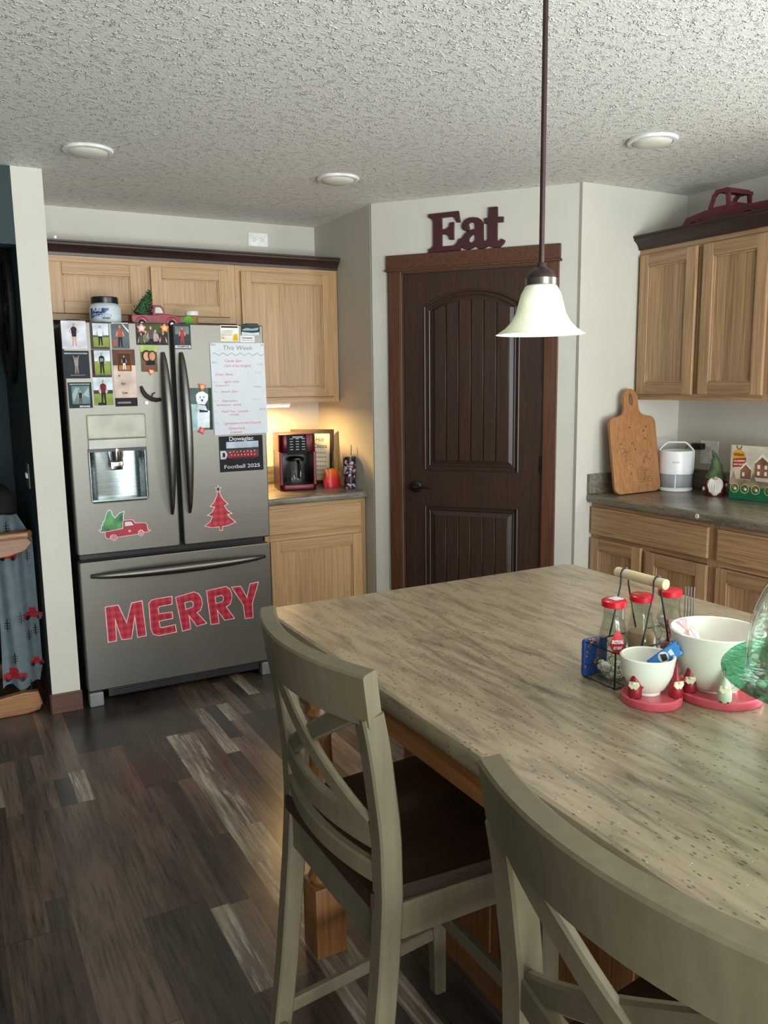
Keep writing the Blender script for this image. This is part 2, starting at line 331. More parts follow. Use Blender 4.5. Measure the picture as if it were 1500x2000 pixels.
struct(B().box(XL - .1, XL, YS, 5.2, 0, H), 'wall_left', TEAL)
struct(B().box(XL, .366, 5.10, 5.2, 0, H), 'wall_far_left', TEAL)
# the stub wall beside the refrigerator: white end, teal on the side room's face
st = B(); st.box(.3665, .492, 3.952, 5.1, 0, H, 0); st.box(.3655, .3668, 3.956, 5.1, 0, H, 1); struct(st, 'wall_left_stub', [WALL, TEAL])
struct(B().box(XL, .3655, 3.953, 4.06, 2.12, H), 'wall_left_header', TEAL)
struct(B().box(.360, .498, 3.940, 3.952, 0, .095, bev=.002), 'baseboard_stub', CASING['x'])
struct(B().box(.356, .3655, 3.953, 5.09, 0, .095, bev=.002), 'baseboard_left', CASING['y'])
bbm = B(); bbm.box(0, .095, 0, .09, 0, .012, bev=.002, M=FD); struct(bbm, 'baseboard_pantry', CASING['x'])
def window(name, F, a0, a1, b0, b1):
    t = B(); t.shape([rrect(a0 - .07, a1 + .07, b0 - .07, b1 + .07, .002), [(a0 + .03, b0 + .03), (a0 + .03, b1 - .03), (a1 - .03, b1 - .03), (a1 - .03, b0 + .03)]], .02, 0, F, z0=.0)
    t.box((a0 + a1) / 2 - .03, (a0 + a1) / 2 + .03, b0, b1, -.05, -.02, M=F); struct(t, name, WHITE)
window('window_1', FR, 2.12, 3.22, 1.15, 2.10); window('window_2', FS, 1.09, 4.09, .04, 2.33)
# pantry casing + door
tr = B(); cw = .068
tr.box(d0 - cw, d0, 0, dh, 0, .018, M=FD, bev=.003); tr.box(d1, d1 + cw, 0, dh, 0, .018, M=FD, bev=.003)
tr.box(d0 - cw - .012, d1 + cw + .012, dh, dh + .012, 0, .026, 1, M=FD, bev=.003); tr.box(d0 - cw - .006, d1 + cw + .006, dh + .012, dh + .082, 0, .022, 1, M=FD, bev=.003)
tr.box(d0, d0 + .012, 0, dh, -.1, 0, M=FD); tr.box(d1 - .012, d1, 0, dh, -.1, 0, M=FD); tr.box(d0, d1, dh - .012, dh, -.1, 0, 1, M=FD)
struct(tr, 'trim_1', [CASING['z'], CASING['x']])
e0, e1, et = d0 + .014, d1 - .014, dh - .014; pl, pr_ = e0 + .115, e1 - .115
def archloop(l, r, b, sh, top, n=16):
    w_ = (r - l) / 2; hgt = top - sh; R = (w_ * w_ + hgt * hgt) / (2 * hgt); a = math.degrees(math.asin(w_ / R)); return [(l, b), (r, b)] + arcpts((l + r) / 2, top - R, R, 90 - a, 90 + a, n)
def archz(x, l, r, sh, top):
    w_ = (r - l) / 2; hgt = top - sh; R = (w_ * w_ + hgt * hgt) / (2 * hgt); return top - R + math.sqrt(max(0, R * R - (x - (l + r) / 2) ** 2))
door = B()
door.box(e0, e1, .008, et, -.035, -.016, M=FD)
up = archloop(pl, pr_, 1.05, 1.90, 1.975); lo = rrect(pl, pr_, .22, .855, .001, 1)
door.shape([[(e0, .008), (e1, .008), (e1, et), (e0, et)], up, lo], .012, 0, FD, bevel=.0015, z0=-.016)
dm = struct(door, 'door_1', DOORWOOD)
def dpart(b, name, m, smooth=False):
    return b.build(name, m, dm, smooth)
for nm, (b0, sh, top) in {'upper': (1.05, 1.90, 1.975), 'lower': (.22, .855, None)}.items():
    p = B(); lp = up if top else [(pl, b0), (pr_, b0), (pr_, sh), (pl, sh)]
    p.tube([FD @ Vector((x, y, -.004)) for x, y in lp] , .007, 8, closed=True)
    ins = .022; lp2 = archloop(pl + ins, pr_ - ins, b0 + ins, (sh - ins + .003) if top else sh, (top - ins) if top else sh + .0001, 16) if top else [(pl + ins, b0 + ins), (pr_ - ins, b0 + ins), (pr_ - ins, sh - ins), (pl + ins, sh - ins)]
    p.tube([FD @ Vector((x, y, -.013)) for x, y in lp2], .005, 6, closed=True)
    ins = .05; l, r = pl + ins, pr_ - ins; n = 6; wdt = (r - l) / n
    for i in range(n):
        a0 = l + i * wdt + .0022; a1 = l + (i + 1) * wdt - .0022; pts = [(a0, b0 + ins), (a1, b0 + ins)]
        for k in range(5):
            x = lerp(a1, a0, k / 4); pts.append((x, archz(x, pl, pr_, sh, top) - ins * .95 if top else sh - ins))
        p.shape([pts], .010, 0, FD, bevel=.002, z0=-.017)
    # bevelled margin round the planked field
    lo_ = archloop(pl + .03, pr_ - .03, b0 + .03, sh - .02, top - .03) if top else [(pl + .03, b0 + .03), (pr_ - .03, b0 + .03), (pr_ - .03, sh - .03), (pl + .03, sh - .03)]
    li_ = archloop(l, r, b0 + ins, archz(l, pl, pr_, sh, top) - ins * .95, top - ins * .95) if top else [(l, b0 + ins), (r, b0 + ins), (r, sh - ins), (l, sh - ins)]
    t = bmesh.new(); ov = [t.verts.new((x, y, -.015)) for x, y in lo_]; iv = [t.verts.new((x, y, -.0075)) for x, y in li_]
    for i in range(len(ov)):
        j = (i + 1) % len(ov); t.faces.new((ov[i], ov[j], iv[j], iv[i]))
    p.add(t, 0, FD); dpart(p, 'planked_panel', DOORWOOD)
hb = B(); hc = FD @ Matrix.Translation((e0 + .062, .955, 0))
hb.lathe([(0, .010), (.026, .010), (.032, .006), (.033, -.004), (0, -.004)], 24, 0, hc); hb.lathe([(.012, .008), (.011, .045), (0, .047)], 16, 0, hc)
hb.tube([hc @ Vector(q) for q in ((0, 0, .042), (.03, .002, .046), (.06, .006, .047), (.085, .004, .046), (.102, -.004, .044))], .008, 10, radii=[.010, .009, .0075, .006, .005])
dpart(hb, 'lever_handle', BLACK, True)
for z in (1.09, 1.82, .25):
    q = B(); q.lathe([(0, -.045), (.006, -.045), (.006, .045), (0, .045)], 10, 0, FD @ Matrix.Translation((e1 + .006, z, .004)) @ Matrix.Rotation(-math.pi / 2, 4, 'X')); dpart(q, 'hinge', BLACK)

# ------------------------------------------------------------------ cabinets
def carcass(F, a0, a1, b0, b1, depth, W_, hw, toe=False):
    """face-framed box behind the plane c = 0"""
    b = B(); b.box(a0, a1, b0 + (.1 if toe else 0), b1, -depth, -.018, 0, F)
    if toe: b.box(a0, a1, b0, b0 + .1, -depth, -.07, 0, F)
    lo_ = b0 + (.1 if toe else 0)
    b.box(a0, a0 + .035, lo_, b1, -.018, 0, 0, F, .001); b.box(a1 - .035, a1, lo_, b1, -.018, 0, 0, F, .001)
    b.box(a0 + .035, a1 - .035, b1 - .035, b1, -.018, 0, 1, F); b.box(a0 + .035, a1 - .035, lo_, lo_ + .03, -.018, 0, 1, F)
    return b
def door_part(F, a0, a1, b0, b1, mats, parent, boards=3, rail=.058):
    b = B(); T = .019
    b.box(a0, a0 + rail, b0, b1, .001, T, 0, F, .003); b.box(a1 - rail, a1, b0, b1, .001, T, 0, F, .003)
    b.box(a0 + rail, a1 - rail, b1 - rail, b1, .001, T, 1, F, .003); b.box(a0 + rail, a1 - rail, b0, b0 + rail, .001, T, 1, F, .003)
    g = .007
    for q in ((a0 + rail - .001, a0 + rail + g, b0 + rail, b1 - rail), (a1 - rail - g, a1 - rail + .001, b0 + rail, b1 - rail), (a0 + rail, a1 - rail, b0 + rail, b0 + rail + g), (a0 + rail, a1 - rail, b1 - rail - g, b1 - rail)):
        b.box(*q, .001, .012, 0, F, .002)
    ws_ = [random.uniform(.7, 1.3) for _ in range(boards)]; tot = sum(ws_); x = a0 + rail
    for w_ in ws_:
        x2 = x + (a1 - a0 - 2 * rail) * w_ / tot; b.box(x, x2, b0 + rail - .004, b1 - rail + .004, .001, .0065, 0, F); x = x2
    return b.build('door', mats, parent)
def drawer_part(F, a0, a1, b0, b1, mats, parent):
    return B().box(a0, a1, b0, b1, .001, .019, 1, F, .004).build('drawer', mats, parent)
def cabinet(label, F, a0, a1, b0, b1, depth, Wd, hx, doors=(), drawers=(), name='wall_cabinet', mull=(), toe=False, rails=(), boards=3):
    loc = F @ Vector(((a0 + a1) / 2, b0, 0)); t = thing(name, label, 'cabinet', loc); mats = [Wd['z'], Wd[hx]]
    b = carcass(F, a0, a1, b0, b1, depth, Wd, hx, toe)
    lo_ = b0 + (.1 if toe else 0)
    for m0, m1 in mull: b.box(m0, m1, lo_ + .03, b1 - .035, -.018, -.0006, 0, F)
    for r0, r1 in rails: b.box(a0 + .035, a1 - .035, r0, r1, -.018, 0, 1, F)
    b.build('carcass', mats, t)
    for q in doors: door_part(F, *q, mats, t, boards)
    for q in drawers: drawer_part(F, *q, mats, t)
    return t
FB = frame((0, 4.40, 0), (1, 0, 0), (0, 0, 1))
cabinet('short oak wall cabinet with two doors above the refrigerator', FB, .50, 1.485, 1.84, 2.15, .31, OAK, 'x', doors=[(.545, .985, 1.872, 2.118), (1.032, 1.448, 1.872, 2.118)], mull=[(.985, 1.032)], boards=2)
cabinet('tall oak wall cabinet above the coffee maker', FB, 1.486, 2.095, 1.405, 2.15, .31, OAK, 'x', doors=[(1.515, 2.055, 1.44, 2.12)])
def crown(F, a0, a1, b0, label, mx, end=0):
    prof = [(0, 0), (.012, 0), (.014, .012), (.026, .030), (.040, .042), (.046, .046), (.046, .055), (.052, .058), (.052, .066), (0, .066)]
    t = bmesh.new(); e = [a0, a1]
    rr = []
    for k, a in enumerate(e):
        rr.append([t.verts.new((a + ((-c if k == 0 and end < 0 else (c if k == 1 and end > 0 else 0))), b0 + z, c)) for c, z in prof])
    n = len(prof)
    for i in range(n): t.faces.new((rr[0][i], rr[0][(i + 1) % n], rr[1][(i + 1) % n], rr[1][i]))
    t.faces.new(rr[0]); t.faces.new(rr[1][::-1]); bmesh.ops.recalc_face_normals(t, faces=t.faces[:])
    b = B(); b.add(t, 0, F)
    o = b.build('crown_molding', mx); recenter(o); return tag(o, label, 'molding')
crown(frame((0, 4.40, 0), (1, 0, 0), (0, 0, 1)), .495, 2.095, 2.1505, 'dark brown crown molding along the cabinets over the refrigerator', CROWN['x'])
FRC = frame((3.17, 0, 0), (0, -1, 0), (0, 0, 1))      # right wall cabinets' faces, a = -y
cabinet('hickory wall cabinet with two doors above the cutting board counter', FRC, -3.118, -2.345, 1.41, 2.148, .315, HICK, 'y', doors=[(-3.10, -2.752, 1.438, 2.12), (-2.714, -2.372, 1.438, 2.12)], mull=[(-2.752, -2.714)])
cabinet('hickory wall cabinet cut by the right edge, beside the window', FRC, -2.344, -1.5, 1.41, 2.148, .315, HICK, 'y', doors=[(-2.32, -1.93, 1.438, 2.12), (-1.90, -1.53, 1.438, 2.12)])
crown(FRC, -3.118, -1.5, 2.1485, 'dark brown crown molding under the large maroon truck', CROWN['y'])
FLB = frame((0, 4.09, 0), (1, 0, 0), (0, 0, 1))
cabinet('oak base cabinet with one drawer below the coffee maker', FLB, 1.49, 2.095, 0, .874, .61, OAK, 'x', doors=[(1.515, 2.062, .14, .676)], drawers=[(1.505, 2.062, .714, .852)], name='base_cabinet', toe=True, rails=[(.676, .714)], boards=4)
FRB = frame((2.895, 0, 0), (0, -1, 0), (0, 0, 1))
cabinet('hickory base cabinet with wide drawer in the corner under the cutting board', FRB, -3.118, -2.362, 0, .902, .59, HICK, 'y', doors=[(-3.105, -2.765, .14, .722), (-2.735, -2.385, .14, .712)], drawers=[(-3.105, -2.385, .742, .880)], name='base_cabinet', toe=True, rails=[(.715, .742)], mull=[(-2.765, -2.735)])
cabinet('hickory base cabinet at the right edge under the cookie kit box', FRB, -2.361, -1.6, 0, .902, .59, HICK, 'y', doors=[(-2.335, -1.99, .14, .712), (-1.965, -1.625, .14, .712)], drawers=[(-2.335, -1.625, .742, .880)], name='base_cabinet', toe=True, rails=[(.715, .742)])
cabinet('hickory base cabinet below the sink window', FRB, -1.599, .2, 0, .902, .59, HICK, 'y', doors=[(-1.57, -1.0, .14, .712), (-.97, -.4, .14, .712), (-.37, .17, .14, .712)], drawers=[(-1.57, .17, .742, .880)], name='base_cabinet', toe=True)
# counters
def counter(label, mt, boxes, splash):
    t = thing('countertop', label, 'countertop', (boxes[0][0], boxes[0][2], boxes[0][4])); b = B()
    for q in boxes: b.box(*q, bev=.012, seg=3)
    b.build('worktop', mt, t, True); b = B()
    for q in splash: b.box(*q, bev=.003)
    b.build('backsplash', mt, t); return t
counter('short grey laminate countertop holding the coffee maker', COUNTER_X, [(1.475, 2.098, 4.055, 4.708, .875, .914)], [(1.475, 2.098, 4.688, 4.708, .9145, 1.02)])
ct = counter('long grey laminate countertop below the right cabinets', COUNTER, [(2.855, 3.488, -.2, 3.118, .903, .945)], [(2.858, 3.468, 3.098, 3.118, .9455, 1.045), (3.468, 3.488, -.2, 3.118, .9455, 1.045)])
# island
it = thing('kitchen_island', 'large kitchen island with speckled tan laminate top', 'kitchen island', (1.28, .9, 0))
b = B(); b.shape([rrect(.728, 1.812, -.5, 2.052, .035, 5)], .042, 0, ID, bevel=.010, z0=.872); b.build('island_top', ISLE, it, True)
b = B(); b.box(1.10, 1.74, -.4, 1.93, .0, .868, 0); 
for k in range(5): b.box(1.094, 1.10, -.38 + k * .47, -.38 + k * .47 + .42, .08, .80, 0, bev=.002)
b.box(1.085, 1.10, -.4, 1.93, 0, .08, 0); b.build('cabinet_body', AMBER['z'], it)
b = B(); b.box(.765, .785, -.45, 2.0, .795, .871, 0); b.box(.785, 1.72, 1.99, 2.01, .795, .871, 1); b.build('apron', [AMBER['y'], AMBER['x']], it)
def turned_leg(x, y):
    b = B(); M = Matrix.Translation((x, y, 0)); b.box(-.044, .044, -.044, .044, 0, .20, 0, M, .004); b.box(-.044, .044, -.044, .044, .70, .87, 0, M, .004)
    b.lathe([(.0, .2), (.036, .2), (.043, .212), (.036, .226), (.028, .235), (.040, .262), (.044, .30), (.042, .36), (.033, .50), (.028, .60), (.034, .64), (.026, .655), (.041, .675), (.036, .695), (0, .70)], 28, 0, M)
    b.build('leg', AMBER['z'], it, True)
turned_leg(.81, 1.86); turned_leg(.81, -.35)
# ceiling lights
cl = thing('ceiling_light', 'round white recessed ceiling light, nearest the left wall stub', 'ceiling light', (.62, 3.563, 2.44), 0, 'flush ceiling lights')
b = B(); b.lathe([(.095, 0), (.098, -.004), (.094, -.010), (.080, -.012), (.080, -.006), (.078, 0)], 40, close=True); b.build('trim_ring', WHITE, cl, True, True)
b = B(); b.lathe([(.0795, -.008), (.070, -.016), (.05, -.022), (.025, -.025), (0, -.026)], 40); b.build('diffuser', mat('frosted_lens', (222, 220, 205), .4, var=.01), cl, True, True)
for p, lb in (((1.71, 3.555), 'round white recessed ceiling light in front of the coffee cabinet'), ((2.56, 2.476), 'round white recessed ceiling light at the right near the pendant rod')):
    q = copy_tree(cl); q.location = (p[0], p[1], 2.44); q['label'] = lb
# pendant
PX, PY = 1.257, 1.541
pd = thing('pendant_lamp', 'bronze pendant lamp with bell-shaped frosted glass shade over the island', 'pendant lamp', (PX, PY, 1.62)); MP = Matrix.Translation((PX, PY, 0))
b = B(); b.lathe([(0, 1.765), (.0062, 1.765), (.0062, 2.425), (0, 2.425)], 12, 0, MP); b.build('rod', BRONZE, pd, True)
b = B(); b.lathe([(0, 2.40), (.02, 2.402), (.055, 2.42), (.062, 2.439), (0, 2.44)], 28, 0, MP); b.build('canopy', BRONZE, pd, True)
b = B(); b.lathe([(0, 1.785), (.010, 1.782), (.012, 1.772), (.026, 1.764), (.034, 1.752), (.034, 1.745), (.030, 1.744), (.030, 1.728), (0, 1.728)], 28, 0, MP); b.build('shade_holder', BRONZE, pd, True)
b = B(); b.lathe([(.0305, 1.732), (.037, 1.732), (.037, 1.747), (.0305, 1.747)], 28, 0, MP, close=True); b.build('collar', mat('smoked_metal', (120, 116, 108), .25, .9), pd, True)
t = NT('alabaster_glass'); co = t.coords(); f = t.noise(co, 9, 4, .6, 2.5); t.base(t.ramp(f, [(.35, (226, 230, 208)), (.6, (242, 244, 228)), (.75, (250, 250, 240))])); t.b.inputs['Subsurface Weight'].default_value = .0
t.b.inputs['Transmission Weight'].default_value = .35; t.set(Roughness=.5); ALAB = t.m
sp_ = [(.032, 1.733), (.037, 1.729), (.046, 1.712), (.052, 1.69), (.058, 1.668), (.069, 1.648), (.083, 1.634), (.098, 1.624), (.104, 1.620)]
b = B(); b.lathe(sp_ + [(r - .003, z + .0005) for r, z in sp_[::-1]], 48, 0, MP, close=True); b.build('glass_shade', ALAB, pd, True)
bl = emis('warm_bulb', (250, 250, 225), 4)
b = B(); b.lathe([(0, 1.632), (.016, 1.636), (.026, 1.655), (.024, 1.68), (.012, 1.70), (.012, 1.727), (0, 1.727)], 20, 0, MP); b.build('bulb', bl, pd, True)
pl_d = bpy.data.lights.new('pendant_bulb', 'POINT'); pl_d.energy = 1.4; pl_d.color = (1, .95, .8); pl_d.shadow_soft_size = .027; pl_o = bpy.data.objects.new('pendant_bulb', pl_d); C.objects.link(pl_o); pl_o.location = (PX, PY, 1.612)
# under-cabinet light
ul = thing('under_cabinet_light', 'lit warm light bar beneath the tall oak wall cabinet', 'light', (1.62, 4.47, 1.388))
b = B(); b.box(1.50, 1.80, 4.43, 4.51, 1.391, 1.4045, bev=.003); b.build('housing', WHITE, ul); b = B(); b.box(1.505, 1.795, 4.435, 4.505, 1.381, 1.391, bev=.004); b.build('lens', emis('warm_lens', (255, 214, 150), 5), ul)
area('under_cabinet_glow', (1.65, 4.47, 1.376), (.0, 0, -1), .29, .06, 11, (1, .62, .24))
def outlet(name, label, F, horiz=False, w_=.07, h_=.115, toggles=0, mt=WHITE, n=1):
    t = thing(name, label, 'outlet' if not toggles else 'switch', F @ Vector((0, 0, 0))); b = B(); b.box(-w_ * n / 2, w_ * n / 2, -h_ / 2, h_ / 2, .0005, .006, 0, F, .002); b.build('cover_plate', mt, t)
    R_ = F @ (Matrix.Rotation(math.pi / 2, 4, 'Z') if horiz else ID)
    for k in ((-1, 1) if not toggles else ()):
        b = B(); b.box(-.016, .016, k * .021 - .014, k * .021 + .014, .006, .0085, 0, R_, .002); b.box(-.008, -.006, k * .021 - .002, k * .021 + .007, .0085, .0088, 1, R_); b.box(.006, .008, k * .021 - .002, k * .021 + .006, .0085, .0088, 1, R_); b.box(-.002, .002, k * .021 - .009, k * .021 - .005, .0085, .0088, 1, R_)
        b.build('socket', [mt, INK], t)
    for k in range(toggles):
        b = B(); x = (k - (toggles - 1) / 2) * .046; b.box(x - .006, x + .006, -.012, .012, .006, .013, 0, F, .002); b.build('toggle', WHITE, t)
    return t
outlet('wall_outlet', 'white outlet on the wall high above the coffee cabinet', frame((1.74, 4.71, 2.345), (1, 0, 0), (0, 0, 1)), True, .12, .075)
outlet('wall_outlet', 'white double outlet plate behind the gnome', frame((3.49, 2.905, 1.135), (0, -1, 0), (0, 0, 1)), False, .055, .12, n=2)
outlet('light_switch', 'teal double light switch plate on the dark teal wall', frame((.3655, 4.22, 1.10), (0, 1, 0), (0, 0, 1)).copy() @ ID, False, .058, .12, 2, TEAL, n=2) if False else None
FT = frame((.3655, 4.22, 1.10), (0, -1, 0), (0, 0, 1)); outlet('light_switch', 'double light switch plate on the dark teal wall', FT, False, .058, .12, 2, mat('grey_plate', (90, 112, 110), .4), n=2)
DEC = {'M': [[(0.6278, 0.4824), (0.6849, 0.4838), (0.7186, 0.3882), (0.7489, 0.485), (0.7954, 0.489), (0.8057, 0.317), (0.7681, 0.3149), (0.7595, 0.4308), (0.7356, 0.3137), (0.6927, 0.3159), (0.6663, 0.4286), (0.6652, 0.3139), (0.6305, 0.3132)]], 'E': [[(0.8304, 0.4734), (0.8421, 0.4856), (0.8643, 0.4891), (0.94, 0.4908), (0.9381, 0.4555), (0.878, 0.4526), (0.8696, 0.4431), (0.8718, 0.4123), (0.9366, 0.4126), (0.9382, 0.3832), (0.87, 0.3795), (0.8738, 0.3475), (0.8814, 0.3413), (0.9483, 0.3458), (0.9522, 0.3116), (0.866, 0.3072), (0.8428, 0.3176), (0.8325, 0.3457)]], 'R': [[(0.9613, 0.4837), (1.0501, 0.4981), (1.0726, 0.4867), (1.0855, 0.4622), (1.0882, 0.4323), (1.0785, 0.4042), (1.0573, 0.3947), (1.1043, 0.3324), (1.058, 0.3252), (1.0183, 0.3904), (1.0227, 0.3155), (0.9856, 0.3113)], [(1.0003, 0.4533), (1.0357, 0.4583), (1.0459, 0.4468), (1.0467, 0.4299), (1.038, 0.4211), (1.0048, 0.415)]], 'R2': [[(1.1163, 0.4959), (1.2139, 0.5039), (1.233, 0.4903), (1.2414, 0.4661), (1.2411, 0.4404), (1.2313, 0.4135), (1.2093, 0.4021), (1.2496, 0.3359), (1.202, 0.3345), (1.1623, 0.3987), (1.169, 0.3224), (1.1308, 0.3224)], [(1.155, 0.461), (1.1909, 0.4662), (1.2006, 0.4547), (1.2016, 0.44), (1.1934, 0.4284), (1.1575, 0.4233)]], 'Y': [[(1.2479, 0.4969), (1.2911, 0.4954), (1.3233, 0.429), (1.3439, 0.5014), (1.3856, 0.5046), (1.3486, 0.3993), (1.35, 0.325), (1.3103, 0.3258), (1.3045, 0.397)]], 'tree': [[(1.1982, 0.9937), (1.2171, 0.9512), (1.2412, 0.9262), (1.2216, 0.9195), (1.2397, 0.8915), (1.2577, 0.8775), (1.2364, 0.8736), (1.2548, 0.8503), (1.277, 0.8316), (1.245, 0.8204), (1.2084, 0.8156), (1.2084, 0.7965), (1.1975, 0.7975), (1.1967, 0.8167), (1.1566, 0.8164), (1.1255, 0.826), (1.1538, 0.8456), (1.1658, 0.8716), (1.1429, 0.8778), (1.1642, 0.8899), (1.178, 0.9174), (1.1574, 0.9216), (1.1775, 0.9421), (1.1904, 0.9697)]], 'star': [[(1.1977, 1.0207), (1.2014, 1.0098), (1.2122, 1.009), (1.2036, 1.0023), (1.2072, 0.9914), (1.1976, 0.9986), (1.1873, 0.9921), (1.1911, 1.0032), (1.1848, 1.0102), (1.1939, 1.0103)]], 'truck_body': [[(0.6497, 0.8408), (0.6539, 0.8418), (0.7269, 0.8493), (0.7312, 0.8504), (0.7334, 0.8854), (0.7377, 0.8879), (0.7717, 0.8883), (0.7786, 0.8842), (0.7863, 0.8702), (0.8335, 0.8678), (0.8403, 0.8606), (0.843, 0.8335), (0.853, 0.8301), (0.8455, 0.8258), (0.8266, 0.8247), (0.8201, 0.8358), (0.8116, 0.8381), (0.8013, 0.8346), (0.7961, 0.8188), (0.7646, 0.8175), (0.7023, 0.8135), (0.6999, 0.8211), (0.6864, 0.8278), (0.6723, 0.8254), (0.6671, 0.8098), (0.6589, 0.8107), (0.6497, 0.8189)]], 'truck_window': [[(0.7403, 0.8612), (0.7394, 0.879), (0.7444, 0.882), (0.7684, 0.8807), (0.7737, 0.8743), (0.7783, 0.865), (0.7773, 0.863)]], 'truck_trees': [[(0.6243, 0.852), (0.6327, 0.8541), (0.6353, 0.8742), (0.6409, 0.8751), (0.6418, 0.8896), (0.6474, 0.8905), (0.6555, 0.91), (0.6599, 0.9271), (0.6685, 0.9408), (0.6756, 0.9431), (0.6821, 0.9367), (0.6851, 0.919), (0.6953, 0.9035), (0.7071, 0.9141), (0.7204, 0.9261), (0.739, 0.9312), (0.7351, 0.9145), (0.7329, 0.9001), (0.7344, 0.8882), (0.7285, 0.8521), (0.6931, 0.8467), (0.6513, 0.8436), (0.6319, 0.8426)]], 'w1': [(0.6862, 0.8123)], 'w2': [(0.8111, 0.8203)], 'ts': [(0.7595, 0.8364)], 'eat': [[(0.0, 0.204), (0.1597, 0.2068), (0.1686, 0.1492), (0.1521, 0.1483), (0.1421, 0.1712), (0.1273, 0.1814), (0.0711, 0.1791), (0.0717, 0.1184), (0.0942, 0.1179), (0.1107, 0.1306), (0.1157, 0.1506), (0.1345, 0.1514), (0.1345, 0.0602), (0.114, 0.0615), (0.1101, 0.0782), (0.0942, 0.0917), (0.0717, 0.0921), (0.0717, 0.0288), (0.1372, 0.0289), (0.1504, 0.0395), (0.1636, 0.0632), (0.1769, 0.0624), (0.1901, 0.0829), (0.2132, 0.101), (0.2479, 0.107), (0.2479, 0.1316), (0.2397, 0.1403), (0.2231, 0.1424), (0.2132, 0.1355), (0.2116, 0.1307), (0.2165, 0.1172), (0.2132, 0.1043), (0.2, 0.0993), (0.1868, 0.1044), (0.1775, 0.1198), (0.1802, 0.1393), (0.1934, 0.1581), (0.2132, 0.1666), (0.2364, 0.1678), (0.2595, 0.1637), (0.276, 0.1528), (0.2876, 0.1323), (0.2893, 0.0502), (0.2926, 0.0402), (0.3058, 0.041), (0.3117, 0.0488), (0.3117, 0.1282), (0.2942, 0.1293), (0.2942, 0.1575), (0.314, 0.1575), (0.3157, 0.2109), (0.3593, 0.2104), (0.3603, 0.1578), (0.3901, 0.1569), (0.3891, 0.1297), (0.3593, 0.1293), (0.3593, 0.0391), (0.3686, 0.0326), (0.3818, 0.0459), (0.4, 0.0349), (0.3917, 0.0174), (0.3719, 0.0023), (0.3388, 0.0027), (0.3157, 0.0124), (0.2926, 0.0025), (0.2694, 0.0007), (0.2463, 0.0169), (0.2331, 0.0079), (0.2099, 0.0012), (0.1868, 0.0076), (0.1719, 0.0201), (0.1686, 0.0039), (0.1603, 0.0021), (0.0, 0.0), (0.0, 0.0197), (0.0149, 0.0236), (0.0264, 0.036), (0.0264, 0.1656), (0.0165, 0.1793), (0.0017, 0.1852)], [(0.2479, 0.0808), (0.2331, 0.0784), (0.2182, 0.0646), (0.2132, 0.0502), (0.2198, 0.0383), (0.2331, 0.0368), (0.2446, 0.0433), (0.2489, 0.0561)]]}
# ------------------------------------------------------------------ refrigerator
fr = thing('refrigerator', 'stainless steel french door refrigerator covered in photos and magnets', 'refrigerator', (.995, 4.3, 0))
FY = 3.93; FF = frame((0, FY, 0), (1, 0, 0), (0, 0, 1))       # door plane: a = x, b = z, c towards the room
b = B(); b.box(.535, 1.452, 4.0, 4.66, .05, 1.79, 0, bev=.006); b.build('body', BLACK, fr)
b = B(); b.shape([rrect(.522, .997, .739, 1.802, .012, 3), rrect(.600, .856, .982, 1.232, .012, 3)], .068, 0, FF, bevel=.006, z0=-.068); ld = b.build('left_door', STEEL, fr, True)
b = B(); b.shape([rrect(1.017, 1.462, .739, 1.802, .012, 3)], .068, 0, FF, bevel=.006, z0=-.068); rd = b.build('right_door', STEEL, fr, True)
b = B(); b.shape([rrect(.524, 1.460, .078, .707, .012, 3)], .068, 0, FF, bevel=.006, z0=-.068); fz = b.build('freezer_drawer', STEEL, fr, True)
def bow(a0, b0, a1, b1, n=22, wtop=.021, wbot=.012):
    pts = []; rad = []
    for i in range(n + 1):
        t_ = i / n; c = .008 + .045 * math.sin(math.pi * t_) ** .6; pts.append((lerp(a0, a1, t_), lerp(b0, b1, t_), c)); rad.append(max(.004, lerp(wtop, wbot, t_) * math.sin(math.pi * min(1, max(.0, t_ * .94 + .03))) ** .45))
    return pts, rad
for nm, q, par in (('door_handle', (.960, 1.665, .964, .90), ld), ('door_handle', (1.046, 1.665, 1.050, .90), rd)):
    pts, rad = bow(*q, wtop=.027, wbot=.019); b = B(); b.tube([FF @ Vector(p) for p in pts], 0, 12, radii=rad); b.build(nm, STEELV, par, True)
pts, rad = bow(.571, .640, 1.425, .640, wtop=.025, wbot=.025); b = B(); b.tube([FF @ Vector(p) for p in pts], 0, 12, radii=rad); b.build('drawer_handle', STEELV, fz, True)
b = B(); b.box(.600, .862, 1.274, 1.386, -.001, .004, 0, FF, .006); b.box(.600, .862, 1.228, 1.274, -.002, .007, 1, FF, .003)
b.build('control_panel', [mat('panel_champagne', (150, 146, 130), .4, .2), mat('panel_lip', (128, 127, 121), .4, .7)], ld)
cav = B(); GM = steel('dispenser_steel', 'x', (150, 158, 158), .28)
cav.shape([[(.600, -.066), (.856, -.066), (.856, -.002), (.850, -.004), (.842, -.045), (.814, -.062), (.642, -.062), (.614, -.045), (.606, -.004), (.600, -.002)]], .25, 0, Matrix(((1, 0, 0, 0), (0, -1, 0, FY), (0, 0, 1, 0), (0, 0, 0, 1))), z0=.982)
cav.box(.602, .854, .983, .994, -.06, -.004, 0, FF, .002); cav.box(.602, .854, 1.215, 1.231, -.06, -.002, 1, FF)
cav.build('dispenser_recess', [GM, BLACK], ld)
b = B(); b.lathe([(0, -.03), (.028, -.03), (.034, .0), (.034, .026), (0, .026)], 20, 0, FF @ Matrix.Translation((.728, 1.20, -.035)) @ Matrix.Rotation(-math.pi / 2, 4, 'X'))
